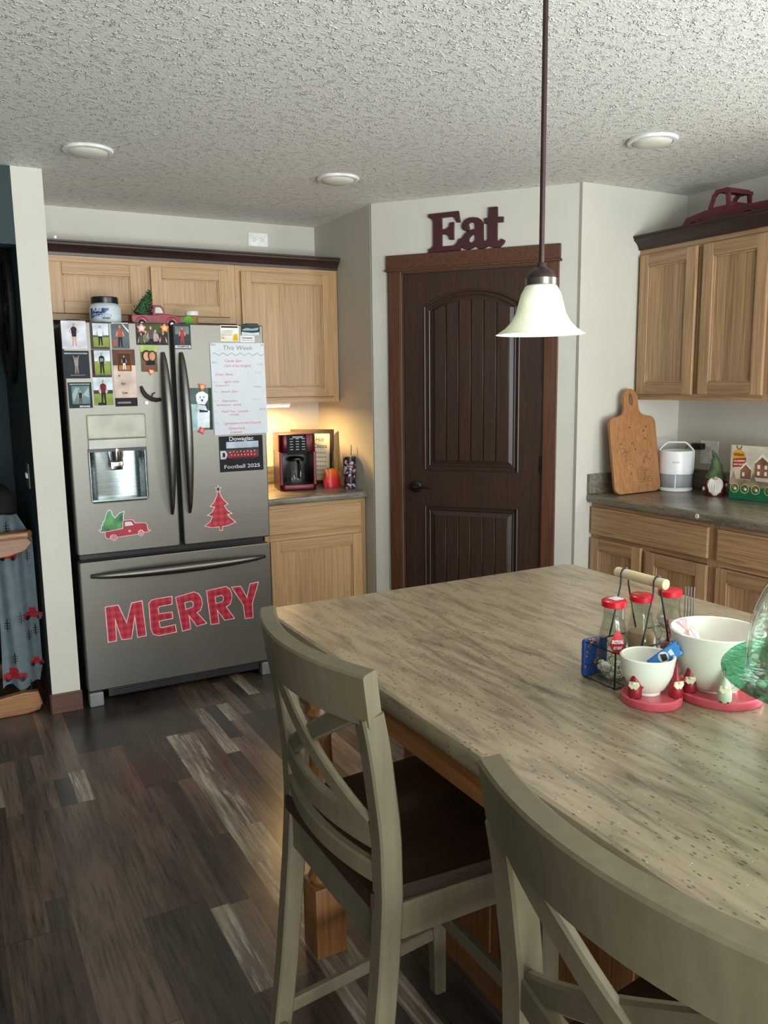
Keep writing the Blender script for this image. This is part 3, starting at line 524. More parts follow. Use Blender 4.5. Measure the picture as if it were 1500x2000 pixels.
b.box(.695, .761, 1.14, 1.20, -.058, -.045, 1, FF, .006); b.box(.700, .756, 1.125, 1.165, -.045, -.038, 0, FF, .006); b.build('dispenser_nozzle', [CHROME, DARKGREY], ld, True)
b = B(); b.box(.62, 1.42, .03, .07, -.06, -.03, 0, FF, .004)
for k in range(3): b.box(.64, 1.40, .036 + k * .012, .040 + k * .012, -.03, -.027, 1, FF)
b.build('toe_grille', [DARKGREY, BLACK], fr)
for a0 in (.528, 1.392):
    b = B(); b.box(a0, a0 + .066, 0, .070, -.06, -.006, 0, FF, .008); b.build('foot', mat('grey_foot', (120, 120, 116), .5), fr)
for a0 in (.55, 1.39):
    b = B(); b.box(a0, a0 + .06, 1.79, 1.812, -.11, -.03, 0, FF, .004); b.build('hinge_cover', BLACK, fr)

# stickers and magnets on the refrigerator
def sticker(name, label, cat, layers, mats, group=None, z=.0008, origin_tag=None):
    """layers: (loops, material index, height above the door, offset)"""
    b = B(); 
    for loops, mi, dz, off in layers: b.shape(loops, .0006, mi, FF, z0=z + dz, offset=off)
    o = b.build(name, mats); recenter(o); return tag(o, label, cat, group)
for k, word in (('M', 'letter M, first of the word'), ('E', 'letter E, second of the word'), ('R', 'letter R nearest the letter E'), ('R2', 'letter R nearest the letter Y'), ('Y', 'letter Y, last of the word')):
    sticker('letter_sticker', 'red plaid ' + word + ' MERRY on the freezer drawer' if 'word' in word else 'red plaid ' + word + ' on the freezer drawer', 'sticker', [(DEC[k], 0, 0, .004), (DEC[k], 1, .0006, 0)], [OUTLINE, PLAID], 'red plaid letters spelling MERRY')
sticker('tree_sticker', 'red plaid christmas tree sticker with star on right fridge door', 'sticker', [(DEC['tree'], 0, 0, .004), (DEC['tree'], 1, .0006, 0), (DEC['star'], 0, 0, .002), (DEC['star'], 2, .0006, -.001)], [OUTLINE, PLAID, INK])
def circ(c, r, n=24): return [[(c[0] + r * math.cos(i * 2 * math.pi / n), c[1] + r * math.sin(i * 2 * math.pi / n)) for i in range(n)]]
def star(c, r, n=6): return [[(c[0] + (r if i % 2 == 0 else r * .35) * math.sin(i * math.pi / n), c[1] + (r if i % 2 == 0 else r * .35) * math.cos(i * math.pi / n)) for i in range(2 * n)]]
w1, w2, ts = DEC['w1'][0], DEC['w2'][0], DEC['ts'][0]
sticker('truck_sticker', 'red pickup truck sticker carrying two green trees on left fridge door', 'sticker',
    [(DEC['truck_trees'], 0, 0, .003), (DEC['truck_trees'], 1, .0006, -.001), (DEC['truck_body'], 2, .0008, .003), (DEC['truck_body'], 3, .0014, 0), (DEC['truck_window'], 0, .002, 0),
     (circ(w1, .015), 2, .002, 0), (circ(w1, .0115), 3, .0024, 0), (circ(w1, .008), 2, .0028, 0), (circ(w1, .004), 3, .0032, 0), (circ(w2, .013), 2, .002, 0), (circ(w2, .010), 3, .0024, 0), (circ(w2, .0065), 2, .0028, 0), (circ(w2, .003), 3, .0032, 0), (star(ts, .009), 2, .002, 0)],
    [PAPER, mat('sticker_green', (70, 128, 72), .5, var=.35), OUTLINE, mat('sticker_red', (168, 28, 52), .5)])

def lay(x0, x1, z0, z1):
    def f(pts): return [[(lerp(x0, x1, min(1, max(0, p))), lerp(z0, z1, min(1, max(0, q)))) for p, q in pts]]
    return f
def R4(a, b_, c, d): return [(a, b_), (c, b_), (c, d), (a, d)]
def figure(cx, foot, h, ar, arms='down'):
    """standing silhouette pieces: legs, torso, arms, head (unit photo coordinates; ar = height/width of the print)"""
    k = ar; w_ = h * .13 * k
    legs = [(cx - w_ * .9, foot), (cx - w_ * .35, foot), (cx, foot + h * .42), (cx + w_ * .35, foot), (cx + w_ * .9, foot), (cx + w_ * .75, foot + h * .5), (cx - w_ * .75, foot + h * .5)]
    torso = [(cx - w_ * .8, foot + h * .46), (cx + w_ * .8, foot + h * .46), (cx + w_ * 1.1, foot + h * .78), (cx + w_ * .35, foot + h * .85), (cx - w_ * .35, foot + h * .85), (cx - w_ * 1.1, foot + h * .78)]
    if arms == 'hip': arm = [(cx - w_, foot + h * .78), (cx - w_ * 2.0, foot + h * .64), (cx - w_ * .9, foot + h * .52), (cx - w_ * .9, foot + h * .57), (cx - w_ * 1.5, foot + h * .64), (cx - w_ * .8, foot + h * .72)]
    elif arms == 'up': arm = [(cx - w_ * .9, foot + h * .74), (cx - w_ * 1.5, foot + h * 1.08), (cx - w_ * 1.1, foot + h * 1.08), (cx - w_ * .3, foot + h * .8)]
    else: arm = [(cx - w_ * 1.1, foot + h * .78), (cx - w_ * 1.7, foot + h * .50), (cx - w_ * 1.35, foot + h * .47), (cx - w_ * .7, foot + h * .72)]
    arm2 = [(2 * cx - x, y) for x, y in arm][::-1]
    head = [(cx + w_ * .42 * math.cos(i * math.pi / 5), foot + h * .93 + h * .075 * math.sin(i * math.pi / 5)) for i in range(10)]
    return legs, torso, arm, arm2, head
_ph = [0]
def print_photo(label, x0, x1, z0, z1, base, layers, tilt=0, name='photograph', cat='photograph', group='photos on the refrigerator', lift=0.0, words=()):
    b = B(); f = lay(x0, x1, z0, z1); mats = []
    def mi(c):
        m_ = c if not isinstance(c, tuple) else mat('print_%d_%d_%d' % c, c, .6, var=.10, spec=.2)
        if m_ not in mats: mats.append(m_)
        return mats.index(m_)
    T = FF @ Matrix.Translation(((x0 + x1) / 2, (z0 + z1) / 2, 0)) @ Matrix.Rotation(math.radians(tilt), 4, 'Z') @ Matrix.Translation((-(x0 + x1) / 2, -(z0 + z1) / 2, 0))
    b.shape(f(R4(0, 0, 1, 1)), .0012, mi(base), T, z0=.0006 + lift)
    for i, (pts, c) in enumerate(layers): b.shape(f(pts), .0002, mi(c), T, z0=.0018 + lift + i * .00012)
    top = .0020 + lift + len(layers) * .00012
    for txt, u, v, sz, c, wd in words: b.text(txt, sz, T @ Matrix.Translation((lerp(x0, x1, u), lerp(z0, z1, v), top)), mi(c), .0002, bold=.0004, fit=wd)
    o = b.build(name, mats); recenter(o); return tag(o, label, cat, group)
SK = (198, 160, 140); SKY = (206, 216, 222); GRASS = (136, 150, 70); DK = (34, 32, 36); MAR = (110, 30, 48); WH = (225, 225, 225)
def fig_layers(cx, foot, h, ar, top_c, leg_c, skin=SK, arms='down'):
    l, t_, a, a2, hd = figure(cx, foot, h, ar, arms); return [(l, leg_c), (a, skin), (a2, skin), (t_, top_c), (hd, skin)]
print_photo('photo of dancer in black with hand on hip, white backdrop, top left of fridge', .520, .625, 1.680, 1.803, (206, 204, 210), fig_layers(.5, .1, .82, 1.0, DK, SK, arms='hip') + [(R4(.41, .44, .59, .58), DK)])
print_photo('dark photo of dancer with raised arm, below the black-outfit dancer photo', .518, .630, 1.550, 1.672, (40, 44, 50), [(R4(.06, .88, .94, .93), (150, 160, 168))] + fig_layers(.5, .18, .6, 1.0, (150, 140, 136), (150, 130, 122), (160, 140, 132), 'up') + [(R4(.25, .1, .8, .14), (110, 112, 118))])
print_photo('teal-grey photo of dancer in mist, lowest in left photo column', .531, .632, 1.418, 1.533, (34, 48, 50), [(R4(.08, .90, .92, .95), (150, 160, 160)), (R4(.14, .16, .9, .86), (104, 128, 126)), ([(.2, .2), (.5, .8), (.3, .82), (.16, .5)], (150, 168, 166)), ([(.6, .5), (.86, .8), (.88, .4)], (150, 172, 166))] + fig_layers(.5, .16, .52, 1.0, DK, (80, 72, 70)), words=[('SENIORS', .66, .06, .010, WH, .045)])
print_photo('photo of player in white shirt on grass, top of second column', .641, .724, 1.680, 1.799, (70, 64, 60), [(R4(.14, .45, .97, .96), SKY), (R4(.14, .08, .97, .48), GRASS), (R4(.14, .44, .97, .52), (80, 96, 80))] + fig_layers(.52, .14, .74, 1.3, (220, 224, 232), DK))
print_photo('photo of football player in black jersey, middle of second column', .640, .724, 1.555, 1.678, (66, 30, 34), [(R4(.14, .55, .97, .97), SKY), (R4(.14, .06, .97, .58), GRASS)] + fig_layers(.52, .12, .78, 1.3, DK, DK), words=[('21', .52, .62, .018, WH, .012), ('THOMPSON', .5, .05, .018, INK, .078)])
print_photo('photo of football player in maroon jersey, lowest of second column', .640, .724, 1.428, 1.553, GRASS, [(R4(0, .45, 1, 1), SKY), (R4(0, .42, .3, .55), (74, 60, 50)), (R4(.7, .42, 1, .55), (50, 54, 50)), (R4(.2, .0, .62, .1), (40, 36, 30))] + fig_layers(.5, .06, .86, 1.3, MAR, DK))
print_photo('photo of child in orange shirt leaning on grey rail, third column top', .734, .812, 1.683, 1.799, (96, 100, 102), [(R4(.03, .97, .97, 1.0), WH), (R4(.05, .1, .28, .34), (176, 96, 88)), ([(.6, .95), (.68, .95), (.98, .7), (.98, .62)], WH)] + fig_layers(.48, .06, .84, 1.3, (176, 84, 62), DK))
print_photo('tall peach team card with inset player photo and handwriting', .732, .832, 1.421, 1.680, (206, 182, 170), [(R4(0, .72, 1, 1), (92, 66, 54)), (R4(.2, .62, .82, .95), (120, 70, 40)), (R4(.23, .64, .79, .93), (72, 44, 30)), (R4(.26, .64, .76, .72), (170, 110, 60)), (R4(0, 0, 1, .15), (30, 26, 30)), (R4(.1, .05, .7, .08), (150, 140, 140))] + fig_layers(.5, .65, .24, 2.4, DK, WH), name='team_card', cat='card', words=[('hi', .25, .54, .012, INK, .008), ('for', .42, .40, .016, INK, .020), ('Love', .45, .24, .016, INK, .024)])
print_photo('group photo of family with pink and orange flower magnets at its corners', .843, .990, 1.701, 1.800, (52, 48, 40), [(R4(.03, .55, .97, .97), (74, 80, 50))] + fig_layers(.3, -.3, .95, .6, (110, 126, 88), DK) + fig_layers(.6, -.3, 1.0, .6, (176, 150, 152), DK) + fig_layers(.46, -.2, 1.05, .6, (90, 80, 80), DK) + fig_layers(.84, -.35, .95, .6, (60, 50, 56), DK) + fig_layers(.15, -.35, .9, .6, (90, 86, 76), DK))
def heads(cx, cy, r, hair, skin=SK, ar=1.0): return [([(cx + r * 1.25 * ar * math.cos(i * math.pi / 6), cy + r * 1.3 * math.sin(i * math.pi / 6)) for i in range(12)], hair), ([(cx + r * .8 * ar * math.cos(i * math.pi / 6), cy - r * .1 + r * math.sin(i * math.pi / 6)) for i in range(12)], skin)]
print_photo('photo of two smiling people cheek to cheek under the group photo', .858, .934, 1.578, 1.700, (96, 104, 60), [(R4(0, .75, 1, 1), (176, 196, 110)), ([(.05, .0), (.95, .0), (.9, .5), (.1, .5)], (120, 84, 66)), (R4(.3, .25, .85, .45), (24, 22, 26))] + heads(.36, .6, .17, (50, 30, 24), (214, 160, 120), 1.4) + heads(.7, .6, .16, (70, 60, 50), (206, 140, 104), 1.4))
def blob(label, cx, cz, r, col, col2, n=5, name='flower_magnet'):
    pts = [(cx + (r if i % 2 == 0 else r * .62) * math.cos(i * math.pi / n + .3), cz + (r if i % 2 == 0 else r * .62) * math.sin(i * math.pi / n + .3)) for i in range(2 * n)]
    b = B(); b.shape([pts], .005, 0, FF, bevel=.001, z0=.0035); b.shape(circ((cx, cz), r * .42), .002, 1, FF, z0=.0085)
    o = b.build(name, [mat('mag_%d_%d_%d' % col, col, .35), mat('mag_%d_%d_%d' % col2, col2, .35)]); recenter(o); return tag(o, label, 'magnet')
blob('pink flower magnet on the left corner of the group photo', .868, 1.776, .023, (222, 120, 140), (246, 214, 190)); blob('orange flower magnet on the right corner of the group photo', .974, 1.778, .023, (226, 110, 50), (244, 190, 90))
blob('orange bow magnet at the foot of the two-people photo', .902, 1.578, .017, (222, 96, 40), (240, 180, 110), 3, 'bow_magnet')
# dark branch-like magnet holding a ring
b = B(); b.tube([FF @ Vector(q) for q in ((.851, 1.512, .009), (.858, 1.488, .010), (.872, 1.468, .011), (.892, 1.454, .012), (.915, 1.447, .012), (.940, 1.449, .010))], .01, 8, radii=[.006, .010, .011, .011, .010, .008])
b.tube([FF @ Vector(q) for q in ((.893, 1.455, .014), (.900, 1.474, .016), (.912, 1.482, .016))], .003, 6); b.lathe([(0, .0), (.009, .0), (.009, .003), (0, .003)], 16, 1, FF @ Matrix.Translation((.873, 1.436, .002)))
o = b.build('opener_magnet', [mat('dark_brown_metal', (44, 32, 28), .4), WHITE], None, True); recenter(o); tag(o, 'dark brown curved bottle opener magnet beside the left door handle', 'magnet')
print_photo('photo of girl in red dress with champion banner, right door top left', 1.016, 1.098, 1.683, 1.798, (60, 66, 68), [(R4(.04, .12, .96, .96), (56, 60, 60)), (R4(.1, .6, .9, .92), (120, 124, 122)), (R4(.06, .04, .96, .15), WH)] + fig_layers(.5, .2, .68, 1.3, (176, 60, 64), (176, 60, 64)), words=[('CHAMPIONS', .52, .095, .011, INK, .06)])
print_photo('small cream card with yellow cartoon cat at the top of right door', 1.243, 1.336, 1.722, 1.798, (232, 228, 212), [(R4(.05, .84, .95, .95), (40, 40, 40)), (R4(.08, .62, .7, .66), (150, 148, 140)), (R4(.08, .5, .66, .54), (150, 148, 140)), (R4(.08, .38, .62, .42), (150, 148, 140)), (R4(.06, .14, .2, .24), (210, 170, 50)), ([(.66, .04), (.95, .04), (.9, .45), (.85, .5), (.78, .42), (.7, .46)], (220, 180, 40))], name='reminder_card', cat='card')
print_photo('small black and teal logo magnet at right door top corner', 1.348, 1.444, 1.753, 1.796, (40, 56, 60), [([(.03, .0), (.97, .0), (.97, .35), (.6, .25), (.03, .35)], (206, 214, 216)), ([(.06, .62), (.3, .8), (.6, .7), (.94, .86), (.9, .55), (.5, .5), (.1, .48)], (150, 176, 176))], name='logo_magnet', cat='magnet')
print_photo('narrow white name card under the black and teal logo magnet', 1.341, 1.415, 1.719, 1.750, (232, 232, 232), [(R4(.1, .22, .9, .3), (150, 150, 150))], name='name_card', cat='card', words=[('THOUSAND', .5, .62, .012, INK, .052)])
# weekly schedule
wk = thing('weekly_schedule', 'white handwritten This Week dry-erase sheet on right fridge door', 'whiteboard', FF @ Vector((1.33, 1.268, .003))); Tw = FF
b = B(); b.shape([[(1.192, 1.270), (1.468, 1.272), (1.462, 1.715), (1.187, 1.713)]], .002, 0, FF, z0=.0028); b.build('sheet', PAPER, wk)
b = B(); GI = mat('grey_ink', (112, 116, 118), .5); BI = mat('pale_green_ink', (150, 176, 170), .5)
def wr_(txt, x, z, wdt, sz, mi_, al='CENTER'): b.text(txt, sz, FF @ Matrix.Translation((x, z, .0050)), mi_, .0002, al, fit=wdt, shear=.15)
wr_('Dec', 1.203, 1.705, .026, .013, 0); wr_('25', 1.450, 1.705, .014, .012, 0); wr_('This Week', 1.325, 1.690, .150, .030, 1)
wv = [(1.197 + .262 * i / 40, 1.660 + .006 * math.sin(i * .95), .0052) for i in range(41)]; b.tube([FF @ Vector(q) for q in wv], .0009, 4, 1)
for txt, x, z, wdt, sz, mi_ in (('Candy 2pm', 1.30, 1.628, .085, .017, 2), ('Cards 4-7pm (Knights)', 1.322, 1.604, .135, .016, 2), ('Mon', 1.205, 1.620, .022, .013, 1), ('Today', 1.435, 1.612, .034, .015, 3), ('Cheer Show', 1.252, 1.563, .088, .016, 2), ('9/10', 1.425, 1.570, .03, .014, 3),
    ('Wed', 1.208, 1.526, .024, .013, 3), ('gym class', 1.290, 1.528, .075, .015, 2), ('homework 2', 1.240, 1.510, .07, .013, 2), ('church 7pm', 1.275, 1.480, .085, .016, 2), ('Thu', 1.207, 1.480, .022, .013, 3), ('Noon', 1.420, 1.502, .034, .012, 1), ('Thursday', 1.205, 1.436, .024, .010, 3),
    ('Gymnastics', 1.275, 1.435, .078, .015, 2), ('homework, sewing', 1.270, 1.416, .125, .015, 2), ('Field Trip - Lincoln', 1.300, 1.383, .135, .016, 2), ('money', 1.293, 1.368, .05, .012, 2), ('10:15', 1.440, 1.390, .03, .013, 2), ('Fri', 1.204, 1.384, .016, .012, 3),
    ('Sat', 1.206, 1.330, .018, .012, 3), ('Gymnastics on the Ground', 1.335, 1.325, .190, .017, 2), ('Good luck', 1.305, 1.300, .085, .018, 2), ('Leanna!', 1.302, 1.281, .06, .015, 2), ('Aunt Sue', 1.412, 1.440, .045, .013, 3)): wr_(txt, x, z, wdt, sz, mi_)
b.build('handwriting', [INK, GI, REDINK, BI], wk)
print_photo('photo of person hugging a white polar bear costume beside the schedule sheet', 1.076, 1.186, 1.298, 1.500, (84, 104, 100), [(R4(0, .0, .5, .62), (168, 200, 200)), (R4(.85, 0, 1, 1), (40, 56, 50)), ([(.3, .05), (.85, .05), (.88, .45), (.6, .52), (.32, .45)], (222, 230, 236)), (R4(.42, .42, .8, .62), (52, 60, 88)), ([(.3, .5), (.78, .46), (.7, .58), (.4, .6)], (230, 232, 236)), ([(.30, .70), (.36, .62), (.68, .60), (.82, .72), (.84, .84), (.62, .92), (.42, .90), (.30, .84)], (236, 238, 238)), (R4(.46, .76, .50, .80), INK), (R4(.62, .76, .66, .80), INK), (R4(.52, .68, .60, .73), INK)])
blob('orange squirrel-shaped magnet above the polar bear photo', 1.140, 1.505, .022, (196, 96, 40), (236, 176, 110), 3, 'squirrel_magnet'); blob('red heart-like magnet below the polar bear photo', 1.128, 1.296, .020, (196, 40, 56), (230, 120, 120), 4, 'heart_magnet')
print_photo('black team photo magnet reading Dowagiac Football 2025', 1.212, 1.438, 1.086, 1.262, (26, 26, 30), [(R4(.16, .40, .9, .84), (74, 78, 72)), (R4(.16, .62, .9, .84), (178, 188, 200)), (R4(.16, .60, .9, .66), (60, 60, 56)), (R4(.2, .38, .86, .56), (150, 36, 56)), (R4(.3, .34, .8, .40), (60, 30, 40)), ([(.02, .36), (.14, .36), (.18, .48), (.14, .6), (.02, .6)], (190, 190, 190)), ([(.07, .42), (.12, .42), (.13, .48), (.12, .54), (.07, .54)], (40, 30, 40))] + [x for k in range(8) for x in heads(.24 + k * .08, .55 + .02 * (k % 2), .025, (40, 30, 30), SK, .8)] + [x for k in range(8) for x in heads(.27 + k * .075, .47, .024, (40, 30, 30), SK, .8)],
    name='team_magnet', cat='magnet', words=[('Dowagiac', .5, .92, .028, (200, 200, 204), .125), ('Football 2025', .5, .14, .026, (200, 200, 204), .185)])

# ------------------------------------------------------------------ things on the refrigerator
ZT = 1.791
tb = thing('protein_tub', 'white and blue protein powder tub with black lid on the refrigerator', 'tub', (.748, 4.12, ZT)); M = W(tb)
b = B(); b.lathe([(0, 0), (.066, 0), (.072, .006), (.072, .085), (.066, .100), (.056, .106), (.056, .11), (0, .11)], 36, 0, M); b.build('jar', mat('silver_white_plastic', (196, 204, 208), .35), tb, True)
b = B(); b.lathe([(0, .107), (.060, .107), (.061, .11), (.061, .134), (.058, .137), (0, .137)], 36, 0, M); b.build('lid', BLACK, tb, True)
b = B(); t = bmesh.new(); seg = 20
def cyl_patch(b, r, a0, a1, z0f, z1f, mi_, M, n=16):
    t = bmesh.new(); pr0 = None
    for i in range(n + 1):
        a = math.radians(lerp(a0, a1, i / n)); lo_ = t.verts.new((r * math.cos(a), r * math.sin(a), z0f(i / n))); hi_ = t.verts.new((r * math.cos(a), r * math.sin(a), z1f(i / n)))
        if pr0: t.faces.new((pr0[0], lo_, hi_, pr0[1]))
        pr0 = (lo_, hi_)
    b.add(t, mi_, M)
t.free()
cyl_patch(b, .0726, 198, 252, lambda u: .035 + .02 * u, lambda u: .082 - .0 * u, 0, M); cyl_patch(b, .0728, 252, 272, lambda u: .055 + .02 * u, lambda u: .082, 0, M)
def cyl_text(b, txt, size, r, ang, z, mi_, M, wdt):
    cu = bpy.data.curves.new('t', 'FONT'); cu.body = txt; cu.size = size; cu.align_x = 'CENTER'; cu.align_y = 'CENTER'; cu.offset = .0006; cu.shear = .2; o = bpy.data.objects.new('t', cu); me = bpy.data.meshes.new_from_object(o); t = bmesh.new(); t.from_mesh(me)
    bpy.data.objects.remove(o); bpy.data.curves.remove(cu); xs = [v.co.x for v in t.verts]; k = wdt / (max(xs) - min(xs))
    for v in t.verts:
        a = math.radians(ang) + v.co.x * k / r; v.co = Vector((r * math.cos(a), r * math.sin(a), z + v.co.y))
    b.add(t, mi_, M)
cyl_text(b, 'PURE', .022, .0735, 228, .074, 1, M, .050); cyl_text(b, 'PROTEIN', .024, .0737, 244, .050, 2, M, .098); cyl_text(b, 'WHEY', .010, .0735, 262, .036, 3, M, .04)
b.build('printed_label', [mat('label_navy', (32, 58, 110), .35), WHITE, mat('label_blue_grey', (150, 168, 190), .35), INK], tb)
FTF = lambda loc, s=1.0: Matrix.Translation(loc) @ Matrix.Diagonal((s, s, s, 1))
def pickup(M, red, parent, dark, win, length=.24, wheels=True):
    """toy pickup, nose to +x, built in a local frame scaled to length"""
    k = length; w2_ = .19 * k
    b = B(); YZ = M @ Matrix(((1, 0, 0, 0), (0, 0, 1, 0), (0, 1, 0, 0), (0, 0, 0, 1)))
    side = [(-.48 * k, .10 * k), (-.48 * k, .24 * k), (.02 * k, .25 * k), (.02 * k, .26 * k), (.20 * k, .27 * k), (.42 * k, .24 * k), (.48 * k, .17 * k), (.49 * k, .09 * k), (.40 * k, .07 * k), (-.40 * k, .07 * k)]
    b.shape([side], w2_ * 2, 0, YZ, bevel=.012 * k, z0=-w2_)
    b.build('truck_body', red, parent, True)
    b = B(); cab = [(-.05 * k, .24 * k), (-.04 * k, .40 * k), (0, .44 * k), (.10 * k, .44 * k), (.15 * k, .40 * k), (.20 * k, .26 * k)]; hole = [(-.01 * k, .285 * k), (.0 * k, .385 * k), (.02 * k, .40 * k), (.09 * k, .40 * k), (.12 * k, .375 * k), (.155 * k, .285 * k)]
    b.shape([cab, hole], .03 * k, 0, YZ, bevel=.006 * k, z0=-w2_ * .85); b.shape([cab, hole], .03 * k, 0, YZ, bevel=.006 * k, z0=w2_ * .85 - .03 * k)
    b.box(-.02 * k, .12 * k, -w2_ * .83, w2_ * .83, .415 * k, .44 * k, 0, M, .004 * k); b.box(-.05 * k, -.03 * k, -w2_ * .83, w2_ * .83, .25 * k, .31 * k, 0, M)
    b.box(-.05 * k, -.03 * k, -w2_ * .83, w2_ * .83, .39 * k, .42 * k, 0, M); b.build('cab', red, parent, True)
    if win:
        for zz in (-w2_ * .80, w2_ * .75): b = B(); b.shape([hole], .01 * k, 0, YZ, z0=zz); b.build('window_pane', win, parent)
    for sx in (-.29, .31):
        for sy in (-1, 1):
            b = B(); RM = M @ Matrix.Translation((sx * k, sy * w2_ * .86, .075 * k)) @ Matrix.Rotation(math.pi / 2, 4, 'X'); hw_ = .035 * k
            b.lathe([(0, -hw_), (.06 * k, -hw_), (.074 * k, -hw_ * .7), (.074 * k, hw_ * .7), (.06 * k, hw_), (0, hw_)], 20, 0, RM); b.lathe([(0, -hw_ * 1.15), (.03 * k, -hw_ * 1.1), (.03 * k, hw_ * 1.1), (0, hw_ * 1.15)], 14, 1, RM); b.build('wheel', [dark, CHROME], parent, True)
            b = B(); pts = [(sx * k + .10 * k * math.cos(a), sy * w2_ * .95, .085 * k + .10 * k * math.sin(a)) for a in [math.radians(8 + 164 * i / 10) for i in range(11)]]; b.tube([M @ Vector(q) for q in pts], .022 * k, 8, sx=1.6); b.build('fender', red, parent, True)
tk = thing('toy_truck', 'small red ceramic pickup truck carrying a green tree on the refrigerator', 'toy', (.975, 4.12, ZT)); pickup(W(tk), mat('dark_red_glaze', (136, 24, 42), .25), tk, BLACK, mat('pale_window', (196, 202, 196), .3), .24)
b = B(); Mt = W(tk) @ Matrix.Translation((-.060, 0, .060)) @ Matrix.Rotation(math.radians(22), 4, 'Y')
for i in range(520):
    u = random.random() ** .8; h_ = u * .125; r = .054 * (1 - u * .93); a = random.uniform(0, 6.28); rr = r * random.uniform(.55, 1); p = Vector((rr * math.cos(a), rr * math.sin(a), h_)); d = Vector((math.cos(a), math.sin(a), .5)).normalized() * .012
    q = p + d; s_ = Vector((-math.sin(a), math.cos(a), 0)) * .004; t = bmesh.new(); t.faces.new([t.verts.new(p - s_), t.verts.new(p + s_), t.verts.new(q)]); b.add(t, 1 if random.random() < .08 else 0, Mt)
b.lathe([(0, -.01), (.040, 0), (.022, .07), (.002, .122), (0, .125)], 12, 0, Mt); b.build('tree', [mat('tree_green', (42, 74, 44), .7, var=.3), mat('tree_frost', (200, 208, 180), .6)], tk)
jr = thing('small_jar', 'small jar with white lid and green round sticker on the refrigerator', 'jar', (1.165, 4.13, ZT)); M = W(jr)
b = B(); b.lathe([(0, 0), (.025, 0), (.029, .005), (.029, .052), (.023, .064), (0, .066)], 24, 0, M); b.build('jar', mat('honey_brown', (150, 120, 70), .25), jr, True)
b = B(); b.lathe([(0, .064), (.031, .064), (.032, .066), (.032, .082), (.030, .085), (0, .085)], 24, 0, M); b.build('lid', WHITE, jr, True)
b = B(); b.lathe([(0, -.002), (.021, -.002), (.022, 0), (.021, .002), (0, .002)], 24, 0, M @ Matrix.Translation((-.024, -.022, .040)) @ Matrix.Rotation(math.radians(-30), 4, 'Z') @ Matrix.Rotation(math.pi / 2, 4, 'X')); b.build('round_sticker', mat('lime_green', (112, 190, 62), .4), jr)
b = B(); b.ball((.580, 4.36, 2.218), .010, 0); o = b.build('white_knob', WHITE); recenter(o); o.location.z = 2.2170; tag(o, 'tiny white ball on top of the crown molding near the left wall', 'ball')
# Eat sign on the door casing
ea = B(); FE = FD @ Matrix.Translation((.325, dh + .0825, .002)); ea.shape([[(x, y * .93 + .001) for x, y in l] for l in DEC['eat']], .018, 0, FE, bevel=.002); o = ea.build('eat_sign', mat('maroon_metal', (62, 22, 29), .55)); recenter(o); o.location.z = dh + .0825; tag(o, 'maroon letters sign reading Eat above the pantry door', 'sign')
# ------------------------------------------------------------------ coffee corner
ZC = .9145
cm = thing('coffee_maker', 'red and black drip coffee maker under the lit cabinet', 'coffee maker', (1.80, 4.40, ZC), math.radians(-12)); M = W(cm)
RM_ = mat('metallic_red', (78, 8, 14), .3, .5); 
b = B(); b.shape([rrect(-.105, .105, -.12, .13, .03, 5)], .035, 0, M, bevel=.004, z0=0); b.build('base', RM_, cm, True)
b = B(); b.shape([rrect(-.105, .105, .02, .13, .02, 4)], .20, 0, M, bevel=.003, z0=.035); b.build('water_tank', BLACK, cm, True)
b = B(); b.shape([rrect(-.105, .105, -.12, .13, .03, 5)], .105, 0, M, bevel=.005, z0=.215); b.build('brew_head', RM_, cm, True)
for sx in (-1, 1): b = B(); b.box(sx * .105 - (.018 if sx > 0 else 0), sx * .105 + (0 if sx > 0 else .018), -.115, .05, .030, .220, 0, M, .004); b.build('side_column', RM_, cm)
b = B(); b.box(-.062, .050, -.1235, -.119, .205, .318, 0, M, .002)
for k in range(5):
    for j in range(3): b.box(-.045 + j * .034, -.045 + j * .034 + .018, -.1245, -.1232, .232 + k * .015, .236 + k * .015, 1, M)
b.box(-.03, .03, -.1245, -.1232, .298, .308, 2, M); b.build('control_panel', [mat('panel_black', (10, 10, 10), .6, spec=.2), mat('button_grey', (170, 170, 170), .4), mat('display_grey', (80, 90, 84), .3)], cm)
b = B(); b.lathe([(0, .0), (.062, .0), (.066, .01), (.066, .07), (.055, .105), (.044, .125), (.044, .130), (.040, .130), (.040, .122), (.052, .10), (.062, .07), (.062, .012), (0, .006)], 32, 0, M @ Matrix.Translation((0, -.048, .036))); b.build('carafe', GLASSC, cm, True)
b = B(); b.lathe([(0, .128), (.046, .128), (.046, .145), (.03, .152), (0, .152)], 28, 0, M @ Matrix.Translation((0, -.048, .036))); b.tube([M @ Vector(q) for q in ((.0, -.11, .165), (.0, -.138, .155), (.0, -.142, .11), (.0, -.122, .075))], .008, 8, sx=1.4); b.build('carafe_lid', BLACK, cm, True)
fs_ = thing('framed_sign', 'dark framed cream menu sign behind the coffee maker', 'framed sign', (2.0, 4.62, ZC)); FSN = frame((1.955, 4.515, ZC + .004), (.74, -.67, 0), (.054, .06, 1))
b = B(); b.shape([rrect(-.13, .14, 0, .325, .002, 1), rrect(-.108, .118, .022, .303, .002, 1)], .016, 0, FSN, bevel=.002); b.build('frame', mat('dark_walnut', (52, 34, 24), .5), fs_)
b = B(); b.box(-.11, .12, .02, .305, .003, .006, 0, FSN); b.build('print', mat('cream_paper', (232, 222, 190), .6, var=.02), fs_)
b = B()
def ft(txt, x, y, sz, wd): b.text(txt, sz, FSN @ Matrix.Translation((x, y, .0065)), 0, .0003, fit=wd)
ft('Hot', .052, .265, .036, .05); ft('Cocoa', .055, .225, .036, .085)
